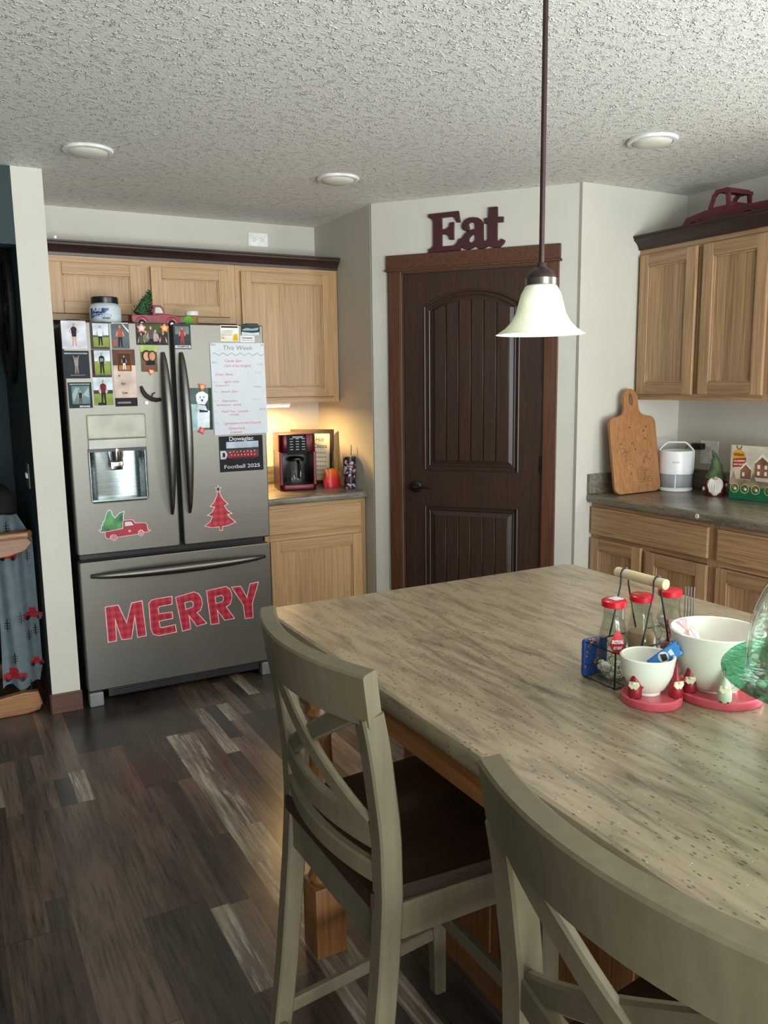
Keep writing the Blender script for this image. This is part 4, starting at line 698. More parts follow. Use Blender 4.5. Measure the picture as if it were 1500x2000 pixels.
for k in range(6): ft('·'.join(['ıııı'] * 1) if False else 'IIIIII', .062, .185 - k * .026, .010, .055)
b.build('lettering', INK, fs_)
gb = thing('gift_bag', 'orange and red gift bag with thin string handles beside the tumbler', 'bag', (2.005, 4.335, ZC)); M = W(gb)
t = NT('orange_pink_ombre'); tc = t.n('ShaderNodeTexCoord'); sp = t.n('ShaderNodeSeparateXYZ'); t.link(tc.outputs['Object'], sp.inputs[0]); t.base(t.ramp(t.math('MULTIPLY', sp.outputs[2], 9.5), [(.1, (220, 40, 70)), (.5, (236, 60, 40)), (.85, (244, 120, 20))])); OMB = t.set(Roughness=.4)
b = B(); t = bmesh.new(); rings = []
for k in range(7):
    z = k * .0175; sx = .047 + .006 * math.sin(k); sy = .028 - .002 * k
    rings.append([t.verts.new(((sx * math.cos(a) + .0025 * math.sin(7 * a + k)), sy * math.sin(a) + .002 * math.cos(5 * a), z + (.0025 * math.sin(6 * a) if k == 6 else 0))) for a in [i * math.pi / 14 for i in range(28)]])
for r0, r1 in zip(rings, rings[1:]):
    for i in range(28): t.faces.new((r0[i], r0[(i + 1) % 28], r1[(i + 1) % 28], r1[i]))
t.faces.new(rings[0][::-1]); b.add(t, 0, M); b.build('pouch', OMB, gb, True)
b = B()
for x0, x1, h_ in ((.0, .03, .10), (.012, .042, .085), (.02, .046, .075)): b.tube([M @ Vector(q) for q in ((x0, -.01, .09), (lerp(x0, x1, .35), -.008, .11 + h_), (lerp(x0, x1, .6), -.006, .11 + h_), (x1, -.01, .09))], .0011, 6)
b.build('string_handle', mat('gold_cord', (170, 140, 70), .5), gb)
tm = thing('tumbler', 'patterned purple and white straw tumbler at the counter end', 'tumbler', (2.058, 4.205, ZC)); M = W(tm)
t = NT('dark_floral_print'); co = t.coords(); v = t.n('ShaderNodeTexVoronoi'); v.inputs['Scale'].default_value = 60; t.link(co, v.inputs['Vector']); sc_ = t.n('ShaderNodeSeparateColor'); t.link(v.outputs['Color'], sc_.inputs[0]); f = t.noise(co, 30, 4, .6)
t.base(t.ramp(t.math('MULTIPLY', t.math('ADD', sc_.outputs[0], f), .5), [(.3, (34, 28, 36)), (.45, (80, 50, 70)), (.55, (120, 50, 64)), (.62, (196, 190, 196)), (.75, (60, 60, 90))], 'CONSTANT')); t.set(Roughness=.3); FLOR = t.m
b = B(); b.lathe([(0, 0), (.030, 0), (.034, .004), (.037, .185), (0, .185)], 32, 0, M); b.build('cup', FLOR, tm, True)
b = B(); b.lathe([(.033, .183), (.039, .183), (.039, .195), (.034, .199), (.008, .2), (.0, .2)], 32, 0, M); b.build('lid', GLASSC, tm, True)
b = B(); b.tube([M @ Vector(q) for q in ((.012, 0, .19), (.013, 0, .25))], .0035, 8); b.build('straw', mat('grey_straw', (120, 112, 100), .3), tm, True)

# ------------------------------------------------------------------ right counter
ZR = .9455
cb = thing('cutting_board', 'wooden paddle cutting board with engraving leaning in the corner', 'cutting board', (3.11, 3.03, ZR)); FCB = frame((3.078, 3.0, ZR + .001), (1, .05, 0), (0, .16, 1))
def board_loop():
    L = [(-.125, 0)] + arcpts(.125, .04, .04, -90, 0, 4) + arcpts(.125, .345, .04, 0, 80, 5) + [(.085, .390), (.062, .402), (.052, .42), (.050, .45)] + arcpts(0, .475, .05, 0, 180, 12) + [(-.050, .45), (-.052, .42), (-.062, .402), (-.085, .390)] + arcpts(-.125, .345, .04, 100, 180, 5) + arcpts(-.125, .04, .04, 180, 270, 4)
    return L
BW = wood('bamboo_board', 'z', (140, 92, 54), (162, 112, 70), (180, 130, 86), rough=.5, tint=.02)
b = B(); b.shape([board_loop(), arcpts(0, .470, .017, 0, 360, 16, .030)[:-1]], .018, 0, FCB, bevel=.003); b.build('board', BW, cb, True)
b = B(); BR = mat('burnt_engraving', (96, 60, 36), .7); rnd = random.Random(4)
for cx, cy, n, s_ in ((-.075, .20, 34, .034), (.075, .18, 40, .042), (.06, .10, 22, .04), (-.06, .13, 12, .03)):
    for k in range(n):
        x = cx + rnd.gauss(0, s_ * .5); y = cy + rnd.gauss(0, s_ * .6); a = rnd.uniform(0, 3.14); l_ = rnd.uniform(.004, .014)
        b.box(-l_ / 2, l_ / 2, -.0009, .0009, 0, .0004, 0, FCB @ Matrix.Translation((x, y, .0182)) @ Matrix.Rotation(a, 4, 'Z'))
for x, y in ((-.03, .33), (-.02, .25), (.075, .27), (.07, .31), (.0, .22), (-.1, .25), (.09, .33)): b.lathe([(0, 0), (.005, 0), (.005, .0004), (0, .0004)], 10, 0, FCB @ Matrix.Translation((x, y, .0182)))
for k in range(7): b.box(.0, .11, -.0008, .0008, 0, .0004, 0, FCB @ Matrix.Translation((.0, .055 + k * .011, .0182)))
b.build('engraving', BR, cb)
ap = thing('air_purifier', 'white cylindrical air purifier with grey lower vents beside the cutting board', 'air purifier', (3.325, 2.975, ZR)); M = W(ap) @ Matrix.Rotation(math.radians(-48), 4, 'Z')
WP = mat('purifier_white', (232, 233, 232), .35, var=.01); GV = mat('purifier_grey', (148, 152, 156), .5)
b = B(); b.lathe([(0, .0), (.082, 0), (.086, .004), (.086, .014), (.080, .018), (.080, .088), (0, .088)], 40, 0, M); b.build('base', WP, ap, True)
b = B(); b.lathe([(.0815, .020), (.0830, .022), (.0830, .086), (.0815, .088)], 40, 0, M, close=True); b.build('intake_vent', GV, ap, True)
b = B(); b.lathe([(.080, .088), (.0855, .089), (.0855, .200), (.0835, .206), (.074, .203), (.068, .192), (0, .190)], 40, 0, M); b.text('LEVOIT', .012, M @ Matrix.Rotation(math.radians(-90), 4, 'Z') @ Matrix(((0, 0, 1, .0860), (1, 0, 0, 0), (0, 1, 0, .150), (0, 0, 0, 1))), 1, .0004, fit=.036); b.build('upper_shell', [WP, GV], ap, True)
b = B(); b.lathe([(0, .194), (.070, .194), (.070, .196), (0, .196)], 40, 0, M); b.build('outlet_grille', DARKGREY, ap)
b = B(); b.sweep([M @ Vector(q) for q in ((-.0835, 0, .10), (-.0850, 0, .200), (-.079, 0, .212), (-.050, 0, .242), (-.040, 0, .247), (.040, 0, .247), (.050, 0, .242), (.079, 0, .212), (.0850, 0, .200), (.0835, 0, .10))], M.to_3x3() @ Vector((0, 1, 0)), .018, .008); b.build('carry_handle', WP, ap, True)
b = B(); b.box(-.003, .003, -.085, -.081, .02, .088, 0, M); b.build('vent_rib', WP, ap)
pg = thing('power_cord', 'black charger plug and cord hanging from the outlet behind the gnome', 'cord', (3.475, 2.955, 1.14))
b = B(); b.box(3.440, 3.4805, 2.925, 2.985, 1.150, 1.182, 0, bev=.005); b.build('plug', BLACK, pg, True)
b = B(); b.tube([(3.455, 2.985, 1.168), (3.448, 3.02, 1.160), (3.445, 3.026, 1.12), (3.447, 3.012, 1.06), (3.440, 2.99, 1.0), (3.445, 2.96, .9485), (3.448, 2.92, .9485), (3.45, 2.88, .9485)], .0022, 8); b.build('cord', BLACK, pg, True)
gn = thing('gnome_figurine', 'garden gnome figurine with tall green hat and white beard', 'figurine', (3.335, 2.735, ZR)); M = W(gn) @ Matrix.Rotation(math.radians(-50), 4, 'Z') @ Matrix.Diagonal((1.12, 1.12, 1.12, 1))
b = B(); b.lathe([(0, 0), (.040, 0), (.046, .01), (.044, .045), (.034, .075), (0, .085)], 28, 0, M); b.build('robe', mat('maroon_robe', (96, 24, 36), .6), gn, True)
hat = [(0, 0, .075, .045), (0, 0, .085, .042), (0, 0, .10, .033), (.002, 0, .115, .026), (.002, 0, .128, .024), (-.001, 0, .140, .018), (-.004, 0, .152, .017), (-.004, 0, .165, .011), (-.008, 0, .178, .010), (-.014, 0, .190, .005), (-.020, 0, .200, .001)]
b = B(); t = [M @ Vector((x, y, z)) for x, y, z, r in hat]; b.tube(t, 0, 18, radii=[r * 1.12 for *_, r in hat]); b.build('hat', mat('moss_green', (74, 96, 60), .8, var=.25), gn, True)
b = B(); b.ball((0, -.036, .050), .034, 0, M, (1, .45, 1.05), 3); b.ball((0, -.038, .025), .022, 0, M, (1, .5, 1.1), 3)
for k in range(9): x = -.028 + k * .007; b.tube([M @ Vector(q) for q in ((x * .7, -.047, .075), (x, -.053 + abs(x) * .3, .05), (x * .75, -.051 + abs(x) * .3, .018))], .0035, 6)
b.build('beard', mat('beard_white', (226, 222, 210), .8), gn, True)
b = B(); b.ball((0, -.050, .080), .010, 0, M, (1, .8, .8), 2); b.build('nose', mat('pink_skin', (196, 150, 130), .6), gn, True)
for sx in (-1, 1): b = B(); b.ball((sx * .046, -.018, .030 + (.018 if sx > 0 else 0)), .008, 0, M, (.8, .8, 1.2), 2); b.tube([M @ Vector((sx * .034, -.005, .062)), M @ Vector((sx * .045, -.014, .045 + (.01 if sx > 0 else 0)))], .009, 8, 1); b.build('arm', [mat('mitten_pink', (206, 180, 176), .6), mat('maroon_robe', (96, 24, 36), .6)], gn, True)
ct_ = thing('tiny_christmas_tree', 'small dark green cone tree behind the gnome', 'tree decoration', (3.415, 2.665, ZR)); b = B(); M = W(ct_)
b.lathe([(0, .02), (.044, .02), (.036, .045), (.038, .045), (.030, .07), (.032, .07), (.024, .10), (.025, .10), (.015, .135), (0, .185)], 20, 0, M); b.build('foliage', mat('deep_green', (24, 58, 44), .8, var=.3), ct_); b = B(); b.lathe([(0, 0), (.014, 0), (.014, .022), (0, .022)], 12, 0, M); b.build('trunk', DARKGREY, ct_)
bx = thing('cookie_kit_box', 'gingerbread mini village kit box at the right edge', 'box', (3.33, 2.50, ZR)); FBX = frame((3.300, 2.625, ZR + .001), (.10, -1, 0), (0, 0, 1))
b = B(); b.box(0, .30, 0, .255, -.06, 0, 0, FBX, .0015); b.build('carton', mat('box_cream', (206, 196, 176), .5), bx)
b = B(); SH = [(0, 0), (.30, 0), (.30, .060), (.26, .066), (.22, .056), (.18, .066), (.14, .056), (.09, .066), (.05, .058), (0, .068)]
def bs(loops, mi_, z): b.shape(loops, .0003, mi_, FBX, z0=z)
BM_ = [mat('kit_green', (24, 104, 72), .45), mat('kit_yellow', (214, 160, 60), .45), mat('kit_red', (176, 36, 40), .45), mat('kit_brown', (132, 92, 66), .5, var=.2), mat('kit_white', (232, 224, 212), .5), mat('kit_gold', (226, 206, 120), .5), INK, mat('kit_grey', (150, 132, 112), .5, var=.2)]
bs([SH], 0, .0003); bs([[(.0, .068), (.05, .058), (.09, .066), (.14, .056), (.18, .066), (.22, .056), (.26, .066), (.30, .060), (.30, .088), (0, .098)]], 7, .0003)
for cx in (.028, .080, .135, .20, .26): bs(circ((cx, .052), .022), 5, .0006); bs(circ((cx, .052), .019), 0, .0009); bs(circ((cx - .003, .056), .011), 3, .0012); bs(circ((cx + .005, .050), .007), 4, .0015)
bs([arcpts(.042, .205, .034, 0, 360, 18, .030)[:-1]], 1, .0006); bs([[(.014, .150), (.080, .158), (.080, .198), (.014, .190)]], 2, .0009)
bs([[(.055, .098), (.055, .148), (.080, .175), (.108, .148), (.108, .098)]], 3, .0006); bs([[(.050, .145), (.080, .178), (.112, .145), (.106, .143), (.080, .166), (.056, .141)]], 4, .0012)
bs([[(.125, .11), (.125, .185), (.16, .215), (.20, .185), (.20, .11)]], 3, .0006); bs([[(.12, .18), (.16, .225), (.206, .18), (.198, .176), (.16, .205), (.127, .175)]], 4, .0009)
for q in ((.07, .12), (.145, .13), (.145, .16), (.18, .13), (.18, .16)): bs([[(q[0] - .006, q[1] - .009), (q[0] + .006, q[1] - .009), (q[0] + .006, q[1] + .009), (q[0] - .006, q[1] + .009)]], 4, .0012)
for cx in (.02, .12, .22, .27): bs([[(cx - .016, .085), (cx + .016, .085), (cx, .135)]], 7, .0009)
for txt, x, y, sz, wd, mi_ in (('Wilton', .042, .211, .022, .050, 6), ('GINGERBREAD', .047, .181, .012, .058, 4), ('MINI VILLAGE', .047, .165, .012, .058, 4)): b.text(txt, sz, FBX @ Matrix.Translation((x, y, .0013)) @ Matrix.Rotation(.08, 4, 'Z'), mi_, .0002, fit=wd, bold=.0003)
b.build('box_print', BM_, bx); b = B(); b.tube([FBX @ Vector((.045 + .012 * math.cos(a), .252 + .016 * math.sin(a), .003)) for a in [math.pi + math.pi * i / 10 for i in range(11)]], .0015, 6); b.build('hang_loop', DARKGREY, bx)
b = B(); b.lathe([(0, 0), (.010, 0), (.011, .002), (.009, .005), (0, .005)], 20, 0, frame((2.8548, 2.425, .9255), (0, -1, 0), (0, 0, 1))); o = b.build('round_button', mat('pale_metal', (196, 190, 178), .3), None, True); tag(o, 'small pale round disc stuck on the right counter edge', 'button')
tt = thing('metal_truck', 'large maroon metal pickup truck decoration on the right cabinets', 'truck decoration', (3.30, 2.665, 2.1490), math.radians(90)); pickup(W(tt), mat('dusty_maroon', (92, 30, 42), .55), tt, mat('rusty_black', (48, 34, 36), .7), None, .49)

# ------------------------------------------------------------------ island things
ZI = .9145
cd = thing('wire_caddy', 'black wire bottle caddy with wooden handle on the island', 'caddy', (1.235, 1.172, ZI)); WI = mat('black_wire', (44, 40, 38), .45, .6)
x0, x1, y0, y1, hz = 1.118, 1.355, 1.128, 1.216, .075
b = B()
for z in (ZI + .003, ZI + hz): b.tube([(x0, y0, z), (x1, y0, z), (x1, y1, z), (x0, y1, z)], .0018, 6, closed=True)
for x, y in ((x0, y0), (x1, y0), (x1, y1), (x0, y1)): b.tube([(x, y, ZI + .002), (x, y, ZI + hz)], .0018, 6)
for k in range(1, 8): b.tube([(lerp(x0, x1, k / 8), y0, ZI + .003), (lerp(x0, x1, k / 8), y1, ZI + .003)], .001, 5)
def hexnet(b, P, L_, Hh):
    s_ = .017; nx = int(L_ / (s_ * 1.5)) + 1; ny = int(Hh / (s_ * 1.73)) + 2
    for i in range(nx):
        for j in range(-1, ny):
            cx = i * s_ * 1.5; cy = (j + (.5 if i % 2 else 0)) * s_ * 1.73
            for a in (0, 60, 120):
                p = [(cx + s_ * math.cos(math.radians(q)), cy + s_ * math.sin(math.radians(q))) for q in (a, a + 60)]
                if all(-.001 <= u <= L_ + .001 and -.001 <= v_ <= Hh + .001 for u, v_ in p): b.tube([P(*p[0]), P(*p[1])], .0006, 4)
hexnet(b, lambda u, v_: Vector((x0 + u, y0, ZI + v_)), x1 - x0, hz); hexnet(b, lambda u, v_: Vector((x0 + u, y1, ZI + v_)), x1 - x0, hz); hexnet(b, lambda u, v_: Vector((x0, y0 + u, ZI + v_)), y1 - y0, hz); hexnet(b, lambda u, v_: Vector((x1, y0 + u, ZI + v_)), y1 - y0, hz)
b.build('wire_basket', WI, cd)
hx, hzz = 1.224, ZI + .203
for yy in (y0, y1):
    b = B(); b.tube([(hx - .038, yy, ZI + hz), (hx - .026, yy, ZI + .12), (hx - .011, yy, ZI + .18), (hx - .010, yy, hzz + .004), (hx - .006, yy, hzz + .011), (hx, yy, hzz + .0125), (hx + .006, yy, hzz + .011), (hx + .010, yy, hzz + .004), (hx + .011, yy, ZI + .18), (hx + .026, yy, ZI + .12), (hx + .038, yy, ZI + hz)], .0018, 6)
    b.build('handle_wire', WI, cd)
for k in range(4):
    b = B(); b.tube([(1.341 + .004 * k, 1.160 - .004 * k, ZI + z) for z in (.090, .12, .14, .150, .165, .172)], .0014, 5); b.build('side_wire', mat('dull_wire', (120, 118, 114), .5, .3), cd)
b = B(); b.lathe([(0, 0), (.009, 0), (.0105, .001), (.0105, .131), (.009, .132), (0, .132)], 20, 0, Matrix.Translation((hx, 1.238, hzz)) @ Matrix.Rotation(math.pi / 2, 4, 'X')); b.build('wooden_handle', mat('pale_maple', (214, 196, 158), .5), cd, True)
RLID = mat('red_tin_lid', (184, 20, 36), .25)
GB = glass('bottle_glass', (244, 248, 246)); 
def bottle(x, label, fill, fh, extra):
    t = thing('milk_bottle', label, 'bottle', (x, 1.172, ZI + .0055), 0, 'glass bottles with red lids in the wire caddy'); M = W(t)
    pr = [(0, .002), (.030, .002), (.033, .006), (.033, .062), (.031, .078), (.026, .10), (.022, .118), (.0205, .130), (.0215, .150)]
    b = B(); b.lathe(pr + [(max(r - .0018, 0), z + .001) for r, z in pr[::-1]][:-1] + [(0, .0042)], 36, 0, M); b.build('glass', GB, t, True)
    b = B(); b.lathe([(0, .163), (.021, .1635), (.0245, .161), (.0245, .1505), (.0235, .1495), (.022, .1505), (0, .152)], 32, 0, M); b.build('lid', RLID, t, True)
    return t, M
t1, M1 = bottle(1.153, 'glass bottle of white marshmallows with white-stickered red lid, nearest in caddy', None, 0, None)
b = B()
rnd = random.Random(2)
for k in range(30):
    a = rnd.uniform(0, 6.28); r = rnd.uniform(.006, .023); b.ball((r * math.cos(a), r * math.sin(a), .012 + .009 * (k // 11)), .0078, 0, M1, (1, 1, .85), 1)
o = b.build('marshmallows', mat('marshmallow', (236, 230, 214), .8), t1, True); o['kind'] = 'stuff'
b = B(); b.shape([rrect(-.006, .018, -.010, .012, .003, 2)], .0004, 0, M1 @ Matrix.Translation((0, 0, .1636)), z0=0); b.build('lid_sticker', PAPER, t1)
b = B(); cyl_patch(b, .0292, -146, -90, lambda u: .078 + 0 * u, lambda u: .078 + .030 * math.sin(math.pi * u), 0, M1 @ Matrix.Diagonal((1.10, 1.10, 1, 1)), 14); cyl_patch(b, .0300, -146, -90, lambda u: .078 - .018 * math.sin(math.pi * u), lambda u: .0785, 0, M1 @ Matrix.Diagonal((1.10, 1.10, 1, 1)), 14); cyl_text(b, 'ROYAL', .010, .0337, -118, .085, 1, M1, .024); cyl_text(b, 'CREST', .007, .0337, -118, .073, 1, M1, .018); b.build('red_badge', [mat('badge_red', (206, 40, 56), .4), WHITE], t1)
t2, M2 = bottle(1.229, 'glass bottle of tan cocoa powder with red lid, middle of the caddy', None, 0, None)
b = B(); b.lathe([(0, .005), (.029, .005), (.0305, .010), (.0305, .06), (.0285, .076), (.024, .086), (.01, .090), (0, .089)], 28, 0, M2); o = b.build('cocoa_powder', mat('cocoa_tan', (176, 140, 108), .9), t2, True); o['kind'] = 'stuff'
t3, M3 = bottle(1.309, 'glass bottle of pink striped candy with red lid, farthest right in caddy', None, 0, None)
b = B()
for k in range(20):
    a = rnd.uniform(0, 6.28); r = rnd.uniform(.004, .019); z = .014 + k * .0045; b.lathe([(0, -.003), (.008, -.003), (.009, 0), (.008, .003), (0, .003)], 12, k % 2, M3 @ Matrix.Translation((r * math.cos(a), r * math.sin(a), z)) @ Matrix.Rotation(a, 4, 'Z') @ Matrix.Rotation(1.1, 4, 'X'))
o = b.build('striped_candies', [mat('candy_pink', (206, 96, 110), .3), mat('candy_white', (236, 226, 222), .3)], t3, True); o['kind'] = 'stuff'
b = B(); b.shape([rrect(0, .062, 0, .078, .006, 3)], .010, 0, frame((1.136, 1.222, ZI + .001), (-.10, -1, 0) if False else (1, .0, 0), (0, 0.0, 1)), bevel=.002)
o = b.build('snack_packet', NT('x').m); 
t = NT('blue_packet_print'); co = t.coords(); f = t.noise(co, 45, 2); t.base(t.ramp(f, [(.45, (30, 72, 140)), (.58, (26, 60, 120)), (.62, (200, 120, 60)), (.68, (220, 214, 200))], 'CONSTANT')); t.set(Roughness=.4); o.data.materials.clear(); o.data.materials.append(t.m); recenter(o); tag(o, 'blue snack packet standing behind the wire caddy', 'packet')
o.data.transform(Matrix.Translation((-.02, .0, 0)))
# bowls on gnome bases
PK = mat('pink_ceramic', (208, 82, 98), .3); GR = mat('gnome_red', (150, 24, 40), .4); CRM = mat('gnome_cream', (232, 224, 190), .4); GRY = mat('gnome_grey', (190, 194, 176), .4)
def gnome(x, y, z, ang, label_parts, parent, body=GR, beard=CRM, s_=1.0):
    M = Matrix.Translation((x, y, z)) @ Matrix.Rotation(ang, 4, 'Z') @ Matrix.Diagonal((s_, s_, s_, 1)); b = B()
    b.lathe([(0, 0), (.011, 0), (.013, .004), (.013, .016), (.011, .026), (.008, .036), (.0045, .048), (.002, .060), (0, .070)], 16, 0, M); b.ball((-.005, -.008, .002), .004, 2, M, (1, 1, .7), 1); b.ball((.005, -.008, .002), .004, 2, M, (1, 1, .7), 1)
    b.shape([[(-.0085, .032), (.0085, .033), (.010, .026), (.001, .013), (-.010, .024)]], .005, 1, M @ Matrix(((1, 0, 0, 0), (0, 0, -1, -.0085), (0, 1, 0, 0), (0, 0, 0, 1))), bevel=.0015, z0=-.0015)
    b.ball((0, -.014, .031), .0032, 1, M, (1, 1, 1), 1); b.tube([M @ Vector((.010, 0, .02)), M @ Vector((.016, .004, .024)), M @ Vector((.022, .006, .032))], .0032, 6)
    b.build('gnome', [body, beard, INK], parent, True)
CA = math.atan2(-.478, .878)
def gnome_bowl(label, cx, cy, pr_, br, bh, gn_, name='candy_bowl'):
    t = thing(name, label, 'bowl', (cx, cy, ZI)); M = W(t)
    b = B(); b.lathe([(0, 0), (pr_ - .002, 0), (pr_, .003), (pr_, .014), (pr_ - .004, .0165), (pr_ - .008, .015), (0, .0145)], 48, 0, M); b.build('base_plate', PK, t, True)
    prof = [(0, .020), (br * .50, .020), (br * .66, .026), (br * .83, .042), (br * .94, .020 + bh * .55), (br, .020 + bh)] if bh < .08 else [(0, .020), (br * .56, .020), (br * .62, .024), (br * .74, .045), (br * .88, .085), (br * .97, .020 + bh * .9), (br, .020 + bh)]
    inner = [(max(0, r - .006), z + (.0 if i else .006)) for i, (r, z) in enumerate(prof)][::-1]; inner[-1] = (0, .028); inner[-2] = (inner[-2][0], .028)
    b = B(); b.lathe(prof + [(br - .003, .020 + bh + .002)] + inner, 56, 0, M @ Matrix.Translation((0, .012, 0))); b.lathe([(0, .0140), (br * .5, .0140), (br * .5, .021), (0, .021)], 40, 0, M @ Matrix.Translation((0, .012, 0))); b.build('bowl', CERAMIC, t, True)
    for g in gn_: gnome(cx + g[0], cy + g[1], ZI + .015, g[2], None, t, *(g[3:] if len(g) > 3 else ()))
    return t
gnome_bowl('small white candy bowl on a round pink gnome base', 1.140, 1.055, .056, .051, .066, [(-.041, .002, -1.0), (.026, -.034, -.3)])
gnome_bowl('large white candy bowl on an oblong pink gnome base', 1.272, 1.010, .080, .086, .108, [(-.064, .016, -.75), (-.048, -.050, -.85, GRY, CRM), (.036, -.062, -.6)])
# candy in the bowls
n_c = Vector((-.62, -.74, .25)).normalized(); u_c = Vector((.72, -.42, .56)); u_c = (u_c - n_c * u_c.dot(n_c)).normalized(); b = B(); cp = frame((1.166, 1.054, ZI + .082), u_c, n_c.cross(u_c))
b.shape([[(-.030, -.010), (.026, -.014), (.036, -.012), (.033, -.004), (.038, .002), (.034, .008), (.037, .015), (.026, .013), (-.030, .010)]], .010, 0, cp, bevel=.003, z0=-.005); b.shape(circ((0, 0), .010), .0006, 1, cp, z0=.0052); b.shape([[(-.006, -.006), (.004, -.008), (.007, .003), (-.003, .008)]], .0004, 2, cp, z0=.0060); b.shape([[(.012, -.006), (.020, -.006), (.020, .006), (.012, .004)]], .0004, 1, cp, z0=.0052)
o = b.build('wrapped_candy', [mat('candy_blue', (38, 120, 196), .25), PAPER, INK], None, True); recenter(o); tag(o, 'blue foil wrapped candy standing in the small white bowl', 'candy')
def mint(label, x, y, z, rz, sc_=1.0):
    b = B(); M = Matrix.Translation((x, y, z)) @ Matrix.Rotation(rz, 4, 'Z') @ Matrix.Rotation(.9, 4, 'X') @ Matrix.Diagonal((sc_, sc_, sc_, 1))
    b.lathe([(0, -.005), (.011, -.005), (.013, 0), (.011, .005), (0, .005)], 20, 0, M)
    for k in range(6): a = k * math.pi / 3; b.shape([[(0, 0), (.0125 * math.cos(a), .0125 * math.sin(a)), (.0125 * math.cos(a + .5), .0125 * math.sin(a + .5))]], .0006, 1, M, z0=.005)
    for s__ in (-1, 1):
        t = bmesh.new(); c = t.verts.new((0, s__ * .011, 0)); vs2 = [t.verts.new((-.012 + .004 * k, s__ * (.026 + .003 * (k % 2)), .004 * (-1) ** k)) for k in range(7)]
        for a_, b_ in zip(vs2, vs2[1:]): t.faces.new((c, a_, b_))
        b.add(t, 0, M)
    o = b.build('peppermint', [mat('mint_wrap', (232, 196, 202), .3), mat('mint_red', (206, 44, 66), .3)], None, True); recenter(o); return tag(o, label, 'candy', 'peppermints in the large bowl')
BX, BY = 1.272, 1.022
mint('wrapped peppermint standing up against the far left inside of the large bowl', BX - .035, BY + .028, ZI + .108, .3, 1.45)
rnd = random.Random(5); n_ = 0
FMINT = 'red and white wrapped peppermint lying in the large white bowl'
for k in range(7):
    a = k * 2.4; r = .010 + .045 * math.sqrt((k % 7) / 7); mint(FMINT, BX + r * math.cos(a), BY + r * math.sin(a), ZI + .060 + .018 * (k // 7), a)
# cake stand
ck = thing('cake_stand', 'green pressed glass cake stand with clear dome at the right edge', 'cake stand', (1.135, .66, ZI)); M = W(ck)
GG = glass('green_glass', (150, 222, 196), .04); zc = .175; Rr = .188
GPG = glass('green_pressed_glass', (150, 216, 190), .08, 1.6, .8)
b = B(); b.lathe([(0, zc - .012), (.05, zc - .012), (.12, zc - .010), (.165, zc - .006), (.178, zc - .004), (Rr, zc - .008), (Rr + .001, zc - .002), (Rr - .004, zc + .004), (.172, zc + .001), (.155, zc - .001), (.150, zc + .001), (.10, zc - .003), (.08, zc - .001), (.06, zc - .003), (0, zc - .003)], 72, 0, M); b.build('plate', GPG, ck, True)
b = B(); b.lathe([(0, 0), (.070, 0), (.072, .004), (.060, .012), (.030, .030), (.017, .06), (.015, .10), (.022, .14), (.040, zc - .014), (.048, zc - .0122), (0, zc - .0122)], 48, 0, M); b.build('pedestal', GG, ck, True)
dp = [(.156, 0), (.155, .03), (.150, .075), (.136, .115), (.112, .145), (.075, .165), (.035, .174), (.012, .176)]
b = B(); b.lathe([(r, z + zc + .0025) for r, z in dp] + [(0, zc + .1785)] + [(0, zc + .1755)] + [(max(r - .0028, .002), z + zc - .0005 + (.003 if i == 0 else 0)) for i, (r, z) in list(enumerate(dp))[::-1]], 72, 0, M, close=True); b.build('glass_dome', GLASSC, ck, True)
b = B(); b.lathe([(0, .178), (.008, .178), (.007, .19), (.016, .2), (.018, .212), (.010, .222), (0, .224)], 24, 0, M @ Matrix.Translation((0, 0, zc))); b.build('dome_knob', GLASSC, ck, True)

